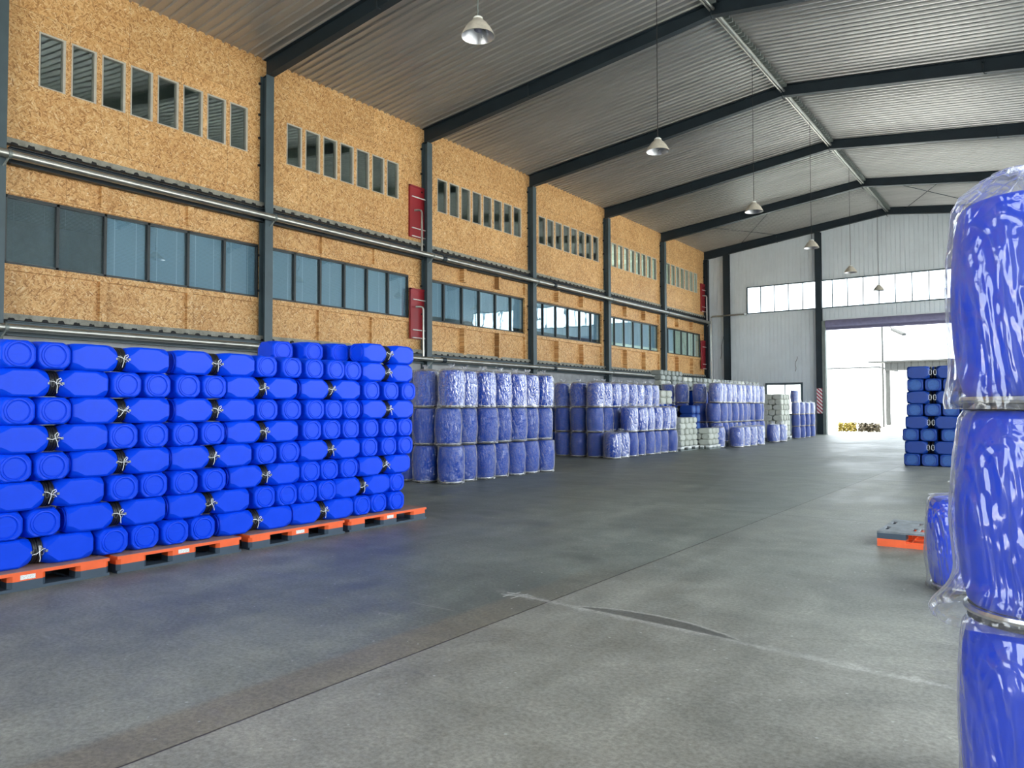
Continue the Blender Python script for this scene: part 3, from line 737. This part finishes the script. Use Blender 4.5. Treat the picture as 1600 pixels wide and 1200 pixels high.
for lay in range(9, 0, -1):
    z = .152+(lay-1)*CH; idx = 0; npair = 0
    nL = ORD[lay-1]
    for it in ROWS[lay].split():
        y = float(it[1:]); rnd = random.Random(int(y*1000)+lay); dx = rnd.uniform(-.012, .012)
        if it[0] == 'E':
            idx += 1
            make_can((XF+dx, y, z), PI/2+rnd.uniform(-.012, .012), 'blue jerrycan lying end-on, %s from left in the %s layer of the near stack' % (ORD[idx-1], nL), G1)
        else:
            g = .0385
            idx += 1
            make_can((XF-CW/2+dx, y-g-CL, z), rnd.uniform(-.01, .01), 'blue jerrycan lying sideways neck right, %s from left in the %s layer of near stack' % (ORD[idx-1], nL), G1, loopy=True)
            idx += 1
            make_can((XF-CW/2+dx, y+g+CL, z), PI+rnd.uniform(-.01, .01), 'blue jerrycan lying sideways neck left, %s from left in the %s layer of near stack' % (ORD[idx-1], nL), G1, (can_b, can_r, can_l, can_w2), loopy=True)
            npair += 1
            s = link('tie_string', STR[(lay*3+npair) % 5], label='white string tying two black lids, %s from left, %s layer of near stack' % (ORD[npair-1], nL), category='string', group='white strings tying the lids')
            place(s, (XF-CW/2+dx+CH*.475+.016, y, z+CH/2), 0, rnd.uniform(-.5, .5))
# ninth layer pieces set back on top, and the rows that carry them
z9 = .152+8*CH
for (x, y, rz, lab) in ((-7.30, 6.56, 0, 'blue jerrycan on the top layer showing its round base, just behind the front pair'),
                        (-7.16, 6.36, PI/2-.10, 'blue jerrycan on the top layer, round base outward, left of the rearward pair'),
                        (-7.26, 6.03, PI/2-.06, 'blue jerrycan on the top layer, second from left, round base outward'),
                        (-7.42, 5.70, PI/2-.15, 'blue jerrycan at the far left of the top layer, set back from the front')):
    make_can((x, y, z9), rz, lab, G1)
for lay in range(1, 9):
    for i in range(7):
        stuff_can('near', (XF-.46, 5.2+i*.30, .152+(lay-1)*CH), PI/2, can_b)

build_stuff('near', 'jerrycan_back_row', 'blue jerrycans filling the row behind the front of the near stack', 'jerrycans')

# ------------------------------------------------------------------ pallets
def pallet_parts(t, L=1.25, D=1.1, top='orange', bot='navy', deck='pallet_top', flip=False, label=True):
    """long side along local Y, front face at local +X = 0, extends to -D"""
    def zz(a, b): return (a, b) if not flip else (.152-b, .152-a)
    b = .035; up = MB(); blocks_y = [(0, .27), (L/2-.14, L/2+.14), (L-.27, L)]; bx = [(-.17, 0), (-D/2-.08, -D/2+.08), (-D, -D+.17)]
    z0, z1 = zz(.122, .148); up.box(-D, 0, 0, L, z0, z1)
    z0, z1 = zz(.076, .122)
    for xa, xb in bx:
        for ya, yb in blocks_y:
            r = .03; lp = [(xa, ya+r), (xa+r, ya), (xb-r, ya), (xb, ya+r), (xb, yb-r), (xb-r, yb), (xa+r, yb), (xa, yb-r)]
            up.hull8([(p[0], p[1], z0) for p in lp], [(p[0], p[1], z1) for p in lp])
    up.obj('upper_deck', MT[top], t, smooth=0)
    lo = MB(); z0, z1 = zz(.0, .024)
    for xa, xb in bx: lo.box(xa, xb, 0, L, z0, z1)
    for ya, yb in blocks_y: lo.box(-D+.01, -.01, ya+.01, yb-.01, z0+.002, z1-.002)
    z0, z1 = zz(.024, .076)
    for xa, xb in bx:
        for ya, yb in blocks_y:
            r = .03; lp = [(xa, ya+r), (xa+r, ya), (xb-r, ya), (xb, ya+r), (xb, yb-r), (xb-r, yb), (xa+r, yb), (xa, yb-r)]
            lo.hull8([(p[0], p[1], z0) for p in lp], [(p[0], p[1], z1) for p in lp])
    lo.obj('lower_deck', MT[bot], t, smooth=0)
    z0, z1 = zz(.148, .1515); MB().box(-D+.004, -.004, .004, L-.004, z0, z1).obj('deck_mat', MT[deck], t, smooth=0)
    if label: MB().box(0, .003, L/2-.055, L/2+.055, .086, .122).obj('paper_label', MT['label'], t, smooth=0)
XP = -6.72
for i, (a, b, lab) in enumerate(((2.06, 3.352, 'nearest, cut by frame edge'), (3.42, 4.665, 'second from the left'), (4.765, 6.035, 'third from the left'), (6.11, 7.44, 'rightmost, end bare'))):
    t = thing('pallet', 'orange and navy pallet under the near stack, '+lab, 'pallet', (XP, a, 0), group='orange pallets under the near stack')
    pallet_parts(t, b-a, 1.15)
# upside-down pallet on the right
t = thing('pallet', 'upside down orange and navy plastic pallet lying alone on the floor at right', 'pallet', (-1.54, 8.66, 0), 0)
mb = MB(); L, D = 1.2, 1.0
mb.box(0, L, 0, D, 0, .045)
for i in range(9): mb.box(.02+i*.145, .03+i*.145, 0.01, D-.01, .045, .060)
for i in range(7): mb.box(0.01, L-.01, .02+i*.155, .03+i*.155, .045, .060)
mb.box(0, .27, 0, .16, .045, .078); mb.box(0, .27, D-.16, D, .045, .078); mb.box(0, .27, .42, .58, .045, .078)
mb.obj('orange_deck', MT['orange'], t, smooth=0)
for xa, xb in ((0, .27), (.47, .73), (.93, 1.2)):
    for ya, yb in ((0, .16), (.42, .58), (D-.16, D)): MB().box(xa, xb, ya, yb, .078, .135).obj('navy_block', MT['navy'], t, smooth=0)
mb = MB(); grid = []
hol = [(.36, .84, .17, .42), (.36, .84, .58, .83), (.29, .335, .19, .40), (.29, .335, .60, .81), (.03, .075, .18, .40), (.03, .075, .62, .82)]
As = sorted({0, L, *[h[0] for h in hol], *[h[1] for h in hol]}); Bs = sorted({0, D, *[h[2] for h in hol], *[h[3] for h in hol]})
for i in range(len(As)-1):
    for j in range(len(Bs)-1):
        xm, ym = (As[i]+As[i+1])/2, (Bs[j]+Bs[j+1])/2
        if any(h[0] < xm < h[1] and h[2] < ym < h[3] for h in hol): continue
        mb.box(As[i], As[i+1], Bs[j], Bs[j+1], .135, .152)
mb.obj('navy_skid', MT['navy_dusty'], t, smooth=0)

# ------------------------------------------------------------------ drums
DH = .725
def drum_parts(n=40):
    b = MB(); b.lathe([(.205, .045), (.222, .062), (.236, .12), (.248, .22), (.254, .34), (.254, .42), (.249, .52), (.238, .62), (.226, .68), (.214, .705), (.195, .716), (.188, .712), (.02, .706)], n)
    lid = MB(); lid.lathe([(.20, .004), (.222, .0), (.224, .012), (.222, .024), (.212, .046)], n)
    rg = MB(); rg.lathe([(.224, .022), (.232, .024), (.236, .034), (.232, .045), (.222, .048)], n, cap0=False, cap1=False)
    return b, lid, rg
b, l, r = drum_parts()
dm_body = b.mesh('body', MT['blue_drum'], 40); dm_lid = l.mesh('lid', MT['lid'], 40); dm_ring = r.mesh('clamp_ring', MT['ring'], 40)
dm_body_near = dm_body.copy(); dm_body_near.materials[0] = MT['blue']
def bag_mesh(seed, nu=56, nv=30, mat='bag', amp=1., skirt=.016, knot=True, bulge=None):
    off = Vector((seed*3.7, seed*1.3, seed*7.1)); vs = []; fs = []
    base = [(.240, -.0), (.246, .03), (.246, .08), (.252, .16), (.258, .30), (.260, .42), (.256, .54), (.246, .64), (.238, .70), (.205, .735), (.15, .745), (.09, .752), (.045, .765), (.028, .782), (.05, .812), (.075, .835)]
    if knot is False: base = base[:8]+[(.238, .69), (.222, .714), (.18, .721), (.01, .721)]
    if knot is None: base = base[:8]+[(.243, .70), (.222, .745), (.17, .785), (.11, .81), (.05, .825), (.01, .83)]
    prof = []
    for i in range(nv+1):
        t = i/nv*(len(base)-1); k = min(int(t), len(base)-2); f = t-k
        prof.append((base[k][0]*(1-f)+base[k+1][0]*f, base[k][1]*(1-f)+base[k+1][1]*f))
    for i, (r, h) in enumerate(prof):
        for j in range(nu):
            a = 2*PI*j/nu; p = Vector((math.cos(a)*2.1, math.sin(a)*2.1, h*2.2))+off
            q = Vector((math.cos(a)*5.5, math.sin(a)*5.5, h*4))+off
            d = (1-abs(noise.noise(p)*2))**3*.011 + (1-abs(noise.noise(q)*2))**5*.004 + noise.noise(p*.6)*.008
            d = max(d, -.004)*amp
            if h < .12: d += abs(noise.noise(Vector((math.cos(a)*3, math.sin(a)*3, 9))+off))*skirt*(1-h/.12)*1.6
            if bulge: d += bulge(a, h)
            rr = r+d; zz = h
            if h > .73 and knot: rr = r*(1+.45*noise.noise(Vector((math.cos(a)*4, math.sin(a)*4, h*9))+off)); zz = h+.02*noise.noise(Vector((a*2, h*3, seed)))
            if h > .79: zz += .03*noise.noise(Vector((math.cos(a)*6, math.sin(a)*6, 3))+off)
            if i == 0: zz = .012+max(-.006, .05*noise.noise(Vector((math.cos(a)*4, math.sin(a)*4, 2))+off))
            vs.append((rr*math.cos(a), rr*math.sin(a), zz))
    for i in range(nv):
        for j in range(nu):
            k = (j+1) % nu; fs.append((i*nu+j, i*nu+k, (i+1)*nu+k, (i+1)*nu+j))
    mb = MB(); mb.add(vs, fs)
    return mb.mesh('plastic_bag', MT[mat], 60)
BAGS = [bag_mesh(i) for i in range(1, 6)]; BAGS_FLAT = [bag_mesh(i+9, knot=False) for i in range(1, 5)]
dcount = 0
def make_drum(x, y, z, label, group, top=False, near=False, bag=None, sc=1., hidden=False, tilt=0, mat=None):
    global dcount
    dcount += 1; rnd = random.Random(dcount*13)
    t = thing('plastic_drum', label, 'drum', (x, y, z), rnd.randrange(4)*PI/2, group)
    if sc != 1: t.scale = (sc*.95, sc*.95, sc)
    link('body', dm_body_near if near else dm_body, t); 
    if hidden: link('lid', dm_lid, t); return t
    link('lid', dm_lid, t); link('clamp_ring', dm_ring, t)
    if bag is None: bag = rnd.choice(BAGS if top else BAGS_FLAT)
    link('plastic_bag', bag, t)
    return t
LV = ('on the floor', 'in the middle tier', 'in the top tier')
# first block, beside the jerrycan stack
g = 'bagged drums of the first block'
for k in range(7):
    for v in range(3):
        rnd = random.Random(k*7+v); 
        make_drum(-9.50+rnd.uniform(-.05, .05)-(.06 if k % 2 else 0), 11.17+.547*k+rnd.uniform(-.015, .015), v*DH, 'bagged blue drum %s, %s along the front of the first drum block' % (LV[v], ORD[k]), g, top=(v == 2))
for k in range(3):
    for v in range(3):
        make_drum(-10.06-.55*k, 11.12+.03*k, v*DH, 'bagged blue drum %s, %s left of the first block\'s corner drum' % (LV[v], ORD[k]), g, top=(v == 2))
# second block
g = 'bagged drums of the second block'
for k in range(8):
    for v in range(1 if k < 2 else 2):
        rnd = random.Random(k*17+v)
        make_drum(-10.25+rnd.uniform(-.05, .05), 19.12+.555*k, v*DH, 'bagged blue drum %s, %s along the second block\'s low front row' % (LV[v], ORD[k]), g, top=(v == (0 if k < 2 else 1)))
for k in range(8):
    for v in range(3):
        rnd = random.Random(k*19+v)
        make_drum(-10.87+rnd.uniform(-.02, .02), 19.30+.537*k, v*DH, 'bagged blue drum %s, %s along the second block\'s tall back row' % (LV[v], ORD[k]), g, top=(v == 2))
for k in range(3):
    for v in range(3):
        make_drum(-11.47-.56*k, 19.38+.03*k, v*DH, 'bagged blue drum %s, %s left of the second block\'s tall corner' % (LV[v], ORD[k]), g, top=(v == 2))
# third block behind the white jerrycans
g = 'bagged drums of the third block'
for k, (x, y) in enumerate(((-9.86, 26.38), (-9.36, 26.95), (-9.33, 27.55), (-9.34, 28.35), (-9.30, 29.1), (-9.50, 31.75), (-9.40, 32.45))):
    make_drum(x, y, 0, 'single-height bagged blue drum on the floor, %s along the third block\'s front' % ORD[k], g, top=True)
def small_pallet(t, L, D, m='navy', m2='navy'):
    pallet_parts(t, L, D, m, m2, m2, label=False)
for k in range(10):
    for v in range(3):
        rnd = random.Random(k*23+v)
        make_drum(-10.18+rnd.uniform(-.06, .06), 26.95+.56*k, .152+v*DH, 'bagged blue drum %s, %s along the third block\'s pallet row' % (LV[v].replace('on the floor', 'in the bottom tier'), ORD[k]), g, top=(v == 2))
for k in range(5):
    t = thing('pallet', 'dark plastic pallet under the third drum block, %s from its near end' % ORD[k], 'pallet', (-9.86, 26.66+1.14*k, 0), group='dark pallets under the third drum block'); small_pallet(t, 1.12, 1.38)
for k, (x, y) in enumerate(((-10.86, 27.25), (-11.55, 27.2), (-12.1, 27.2))):
    for v in range(3):
        make_drum(x, y, .152+v*DH, 'bagged blue drum %s, %s from right behind the dark blue cans' % (LV[v].replace('on the floor', 'in the bottom tier'), ORD[k]), g, top=(v == 2))
t = thing('pallet', 'dark plastic pallet under the cross row behind the dark blue cans', 'pallet', (-11.27, 26.66, 0)); small_pallet(t, 1.1, 1.2)
# small drums by the roller door
g = 'small bagged drums by the door'
for k in range(8):
    for v in range(3):
        rnd = random.Random(k*29+v)
        make_drum(-9.66-(.12 if k % 2 else 0), 35.72+.44*k, v*DH*.76, 'small bagged drum %s, %s towards the roller door' % (LV[v], ORD[k]), g, top=(v == 2), sc=.76)
make_drum(-9.78, 36.0, 3*DH*.76, 'small bagged drum alone on a fourth tier near the end window', g, top=True, sc=.76)

# foreground drums, right edge of the photo
def bulge_a(a, h):   # loose bag hanging towards the left and low
    c = max(0, math.cos(a-PI*1.12))**3
    return c*(.035*math.exp(-((h-.03)/.10)**2)+.010*math.exp(-((h-.42)/.2)**2))
def bulge_b(a, h):
    c = max(0, math.cos(a-PI*1.15))**2
    return c*(.10*math.exp(-((h-.02)/.08)**2)+.012*math.exp(-((h-.3)/.2)**2))
FX, FY = -.048, 3.150
for v, (bg_, lab) in enumerate(((bag_mesh(31, 150, 110, 'bag_near', .5, .01, False), 'bottom'), (bag_mesh(32, 150, 110, 'bag_near', .6, .02, False, bulge_b), 'middle'), (bag_mesh(33, 150, 110, 'bag_near', .7, .02, None, bulge_a), 'top'))):
    d = make_drum(FX, FY, v*.716, 'large near blue drum in clear plastic at right edge, %s of three' % lab, 'near drums at the right edge', near=True, bag=bg_)
    d.rotation_euler[2] = 0
d = make_drum(-.62, 6.98, 0, 'single bagged blue drum on the floor just behind the large near drums', None or 'single drum behind the near drums', top=True, near=True, bag=bag_mesh(41, 90, 60, 'bag_near', 1.2, .04, True))

# ------------------------------------------------------------------ white and dark cans in the middle distance
big = can_meshes(.36, .303, .49, 'blue_far', 'lid', True, 'body', 'pale_rim'); big = big+(loop_mesh(.49, .36, .303, MT['wire_white'], 2.2, 1),); big2 = big[:3]+(loop_mesh(.49, .36, .303, MT['wire_white'], 2.2, -1),)
wht = can_meshes(.30, .190, .44, 'white_can', 'white_can', False)+(None,)
wht2 = can_meshes(.274, .2325, .402, 'white_can', 'white_can', False)+(None,)
gry = can_meshes(.30, .20, .44, 'grey_can', 'grey_can', False)+(None,)
sml = can_meshes(.20, .20, .32, 'blue_drum', 'white', False)+(None,)
def block(xf, y0, z0, layers, set_, cw, ch, cl, ylen, name, alt=True, depth=1, gp='', start_e=True):
    for L_ in range(layers):
        e = (L_ % 2 == 0) == start_e or not alt; z = z0+L_*ch; i = 0
        if e:
            n = int(ylen/(cw+.012)+.01); st = ylen/n
            for d_ in range(depth):
                for k in range(n):
                    if d_: stuff_can(name, (xf-d_*(cl+.05), y0+st*(k+.5), z), PI/2, set_[0]); continue
                    i += 1; make_can((xf-random.uniform(0, .02), y0+st*(k+.5), z), PI/2, '%s, %s end-on can in layer %s' % (name, ORD[k], ('one two three four five six seven eight nine'.split())[L_]), gp, set_)
        else:
            n = int(ylen/(cl+.03)+.01); st = ylen/n
            for k in range(n):
                make_can((xf-cw/2-random.uniform(0, .02), y0+st*k+(.01 if k % 2 == 0 else st-.01), z), 0 if k % 2 == 0 else PI, '%s, %s sideways can in layer %s' % (name, ORD[k], ('one two three four five six seven eight nine'.split())[L_]), gp, set_)
                for dd in range(1, 3 if depth > 1 else 2):
                    stuff_can(name, (xf-cw*(dd+.5)-.015-.012*dd, y0+st*k+(.01 if k % 2 == 0 else st-.01), z), 0 if k % 2 == 0 else PI, set_[0])
    build_stuff(name, 'jerrycan_back_row', 'white jerrycans filling the rows behind the front of the '+name, 'jerrycans')
def grey_pallet(x, y, L, D, lab):
    t = thing('pallet', lab, 'pallet', (x, y, 0)); pallet_parts(t, L, D, 'white', 'steel_light', 'steel_light', label=False)
grey_pallet(-9.98, 23.42, 1.5, .96, 'pale grey pallet under the white jerrycans, nearer one')
block(-10.0, 23.43, .152, 5, wht, .30, .190, .44, 1.48, 'white jerrycan stack', depth=2, gp='white jerrycans of the nearer pallet')
grey_pallet(-9.62, 25.0, 1.02, .60, 'pale grey pallet under the low white jerrycan stack')
block(-9.64, 25.02, .152, 3, wht, .30, .190, .44, .96, 'low white jerrycan stack', gp='white jerrycans of the low pallet')
# dark blue large cans
for L_ in range(5):
    for j in range(2):
        for q in range(2):
            x = -10.37 if q == 0 else -10.37-.49*2-.10
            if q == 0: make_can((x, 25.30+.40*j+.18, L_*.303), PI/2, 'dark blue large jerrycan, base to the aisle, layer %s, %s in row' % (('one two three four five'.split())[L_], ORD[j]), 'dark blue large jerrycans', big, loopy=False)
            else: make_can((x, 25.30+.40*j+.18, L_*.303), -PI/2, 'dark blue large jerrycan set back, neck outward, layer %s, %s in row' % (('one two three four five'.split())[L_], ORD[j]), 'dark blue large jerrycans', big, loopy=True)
# stack behind the second block: grey, small blue, white
t = thing('pallet', 'dark pallet under the mixed grey, blue and white can stack', 'pallet', (-11.0, 23.98, 0)); small_pallet(t, 1.2, 1.0)
for L_ in range(6):
    for k in range(3):
        make_can((-11.02, 24.20+.36*k, .152+L_*.20), PI/2, 'grey jerrycan, %s in layer %s under the small blue cans' % (ORD[k], ('one two three four five six'.split())[L_]), 'grey jerrycans of the mixed stack', gry)
for k in range(4):
    make_can((-11.02, 24.12+.28*k, 1.352), PI/2, 'small blue jerrycan between the grey and white cans, %s from left' % ORD[k], 'small blue jerrycans of the mixed stack', sml)
for L_ in range(2):
    for k in range(2):
        make_can((-10.98, 24.30+.50*k, 1.552+.24*L_), PI/2, 'rounded white jerrycan on the mixed stack, %s layer, %s from left' % (('lower', 'upper')[L_], ORD[k]), 'white jerrycans topping the mixed stack', wht2, scale=(1.55, 1, 1.03))
# white stack near the end window
grey_pallet(-9.70, 33.72, 1.46, 1.0, 'pale grey pallet under the tall white jerrycan stack')
block(-9.72, 33.74, .152, 8, wht2, .274, .2325, .402, 1.40, 'tall white jerrycan stack', depth=2, gp='white jerrycans of the tall stack', start_e=False)
# the side of the tall stack that faces the viewer
# cans on boards above the back drum row
zt = 3*DH
for k in range(11):
    y = 27.6+1.12*k
    for v in range(3): make_drum(-12.9, y+.55, v*DH, 'blue drum hidden in the back row under the raised grey cans', 'hidden back row drums', hidden=True)
    t = thing('pallet', 'dark pallet lying on the back drum row, hidden under the raised grey cans', 'pallet', (-12.6, y, zt), group='pallets on the back drum row'); small_pallet(t, 1.10, .62)
    nl = 3 if k < 2 else 2
    for v in range(nl):
        z = zt+.152+v*.20
        if v == 2 or (v == 1 and k in (3, 6)):
            for q in range(3): make_can((-12.62, y+.19+.36*q, z), PI/2, 'end-on grey jerrycan on raised back row, %s pallet, layer %s, %s can' % (ORD[k], ('one two three'.split())[v], ORD[q]), 'raised grey jerrycans', gry)
        else:
            for q in range(2): make_can((-12.62-.15, y+.08+(.0 if q == 0 else .96), z), 0 if q == 0 else PI, 'sideways grey jerrycan on raised back row, %s pallet, layer %s, %s can' % (ORD[k], ('one two three'.split())[v], ORD[q]), 'raised grey jerrycans', gry if (k+v) % 3 else wht)

# stack of large cans on the right
rx = {1: 0, 2: .03, 3: -.02, 4: .05, 5: .08, 6: .09, 7: .10, 8: .105}
G = 'large blue jerrycans of the right stack'
for L_ in range(8):
    z = L_*.303; o = rx[L_+1]-.02
    if L_ % 2 == 0:
        for k in range(4):
            xx = -2.86+o+.385*k+(.06 if (L_ == 2 and k > 1) else 0)
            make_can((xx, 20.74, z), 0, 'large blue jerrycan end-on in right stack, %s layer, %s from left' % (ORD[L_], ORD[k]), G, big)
    else:
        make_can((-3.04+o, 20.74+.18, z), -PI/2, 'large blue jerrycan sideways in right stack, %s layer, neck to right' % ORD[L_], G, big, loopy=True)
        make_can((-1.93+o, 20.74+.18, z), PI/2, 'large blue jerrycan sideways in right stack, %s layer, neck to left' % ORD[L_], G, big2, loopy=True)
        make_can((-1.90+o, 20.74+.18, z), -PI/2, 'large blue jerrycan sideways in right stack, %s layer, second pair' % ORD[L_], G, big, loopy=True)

for L_ in range(8):
    for k in range(4): stuff_can('right', (-2.84+rx[L_+1]+.37*k, 20.74+(.55 if L_ % 2 == 0 else .40), L_*.303), 0, big[0])
build_stuff('right', 'jerrycan_back_row', 'large blue jerrycans filling the row behind the front of the right stack', 'jerrycans')
def chalk(x, y, lab):
    mb = MB()
    for a, b in (((-.05, -.09), (-.02, .10)), ((.03, -.10), (.06, .09)), ((-.11, -.03), (.12, .0)), ((-.10, .035), (.11, .06))):
        d = Vector((b[0]-a[0], b[1]-a[1])).normalized()*.004; n = Vector((-d.y, d.x))
        mb.hull8([(x+a[0]+n.x, y+a[1]+n.y, .0), (x+a[0]-n.x, y+a[1]-n.y, .0), (x+b[0]-n.x, y+b[1]-n.y, .0), (x+b[0]+n.x, y+b[1]+n.y, .0)], [(x+a[0]+n.x, y+a[1]+n.y, .0012), (x+a[0]-n.x, y+a[1]-n.y, .0012), (x+b[0]-n.x, y+b[1]-n.y, .0012), (x+b[0]+n.x, y+b[1]+n.y, .0012)])
    mb.obj('chalk_mark', MT['chalk'], smooth=0, label=lab, category='chalk mark')
chalk(-3.42, 4.80, 'white crossed chalk mark on the floor at the long joint, near the patch')
chalk(-2.06, 10.25, 'pale crossed chalk mark on the floor by the far cross joint')

# ------------------------------------------------------------------ outside
struct(MB().box(-120, 120, Y_END+.15, 220, -.35, -.13).obj('ground_front', MT['ground'], smooth=0)).name = 'floor_outside_end'
struct(MB().box(XR+.3, 120, -80, Y_END+.15, -.35, -.13).obj('ground_side', MT['ground'], smooth=0)).name = 'floor_outside_right'
struct(MB().box(-120, XR+.3, -80, Y_REAR-.3, -.35, -.13).obj('ground_rear', MT['ground'], smooth=0)).name = 'floor_outside_rear'
t = thing('canopy_building', 'white corrugated building with projecting canopy, seen through the roller door', 'building', (0, 56, -.13))
mb = MB(); x0 = -10.15
mb.hull8([(x0, -1.0, 4.60), (x0, 8, 5.0), (x0, 8, 4.86), (x0, -1.0, 4.50)], [(14, -1.0, 4.60), (14, 8, 5.0), (14, 8, 4.86), (14, -1.0, 4.50)]); mb.obj('canopy_roof', MT['canopy'], t, smooth=0)
mb = MB(); x = x0+1.0
while x < -5.0: mb.box(x, x+.36, -.9, -.86, 3.95, 4.52); mb.box(x+.36, x+.40, -.88, -.86, 3.95, 4.52); x += .40
mb.obj('fascia', MT['canopy'], t, smooth=0)
MB().box(-9.12, -8.88, -.85, -.6, 0, 4.5).obj('canopy_post', MT['canopy'], t, smooth=0)
MB().box(-9.1, 14, 7, 7.3, 0, 5).obj('wall', MT['outwall'], t, smooth=0)
mb = MB(); mb.box(-9.2, 14, -.9, -.84, 0, .34); mb.obj('base_wall', MT['endwall'], t, smooth=0)
MB().box(-5.0, -3.9, -.9, 1, 4.1, 4.5).obj('dark_vent', MT['steel_dark'], t, smooth=0)
t = thing('far_building', 'plain white building with thin grey roof edge, far beyond the roller door', 'building', (0, 75, -.13))
MB().box(-30, -13, 0, 10, 0, 5.1).obj('wall', MT['outwall'], t, smooth=0); MB().box(-30.2, -12.8, -.3, 10, 5.1, 5.2).obj('roof_edge', MT['canopy_dark'], t, smooth=0)
t = thing('street_lamp', 'tall grey street lamp standing outside the roller door', 'street lamp', (-10.6, 63, -.13))
MB().tube([(0, 0, 0), (0, 0, 9.3)], .07, 8).obj('pole', MT['canopy'], t)
MB().tube([(0, 0, 8.7), (.5, -1.2, 7.85), (1.0, -2.2, 7.25)], .05, 8).obj('arm', MT['canopy'], t)
mb = MB(); mb.hull8([(.95, -2.3, 7.25), (1.15, -2.2, 7.3), (1.15, -2.2, 7.15), (.95, -2.3, 7.1)], [(1.85, -3.3, 6.75), (2.1, -3.2, 6.78), (2.1, -3.2, 6.62), (1.85, -3.3, 6.6)]); mb.obj('lamp_head', MT['canopy'], t, smooth=0)
def shrub(x0, x1, y, h, mat, lab, seed):
    rnd = random.Random(seed); t = thing('low_hedge', lab, 'hedge', (x0, y, -.13))
    lf = MB()
    for i in range(700):
        a = rnd.uniform(0, x1-x0); b = rnd.uniform(-.3, .3); z = h*rnd.uniform(.15, 1)*(1-.5*abs(b)/.3*rnd.random()); s = rnd.uniform(.06, .12)
        d = Vector((rnd.gauss(0, 1), rnd.gauss(0, 1), rnd.gauss(0, 1))).normalized(); e = d.cross(Vector((rnd.gauss(0, 1), rnd.gauss(0, 1), 1))).normalized(); p = Vector((a, b, z))
        lf.add([p-d*s, p+e*s*.5, p+d*s, p-e*s*.5], [(0, 1, 2, 3)])
    lf.obj('foliage', mat, t, smooth=0)
    st = MB()
    for i in range(int((x1-x0)/.15)): a = .08+i*.15; st.tube([(a, 0, 0), (a+rnd.uniform(-.05, .05), rnd.uniform(-.1, .1), h*.7)], .012, 5)
    st.obj('stems', MT['leaf_b'], t)
shrub(-10.95, -9.95, 50, .62, MT['leaf_y'], 'yellow flowering low hedge outside the roller door', 1)
shrub(-9.82, -8.62, 50, .60, MT['leaf_b'], 'brownish low hedge outside the roller door, right of the yellow one', 2)
MB().box(-12.2, -11.1, 49.6, 50.3, -.13, .36).obj('planter_block', MT['outwall'], smooth=0, label='white concrete planter block left of the yellow hedge outside', category='planter')
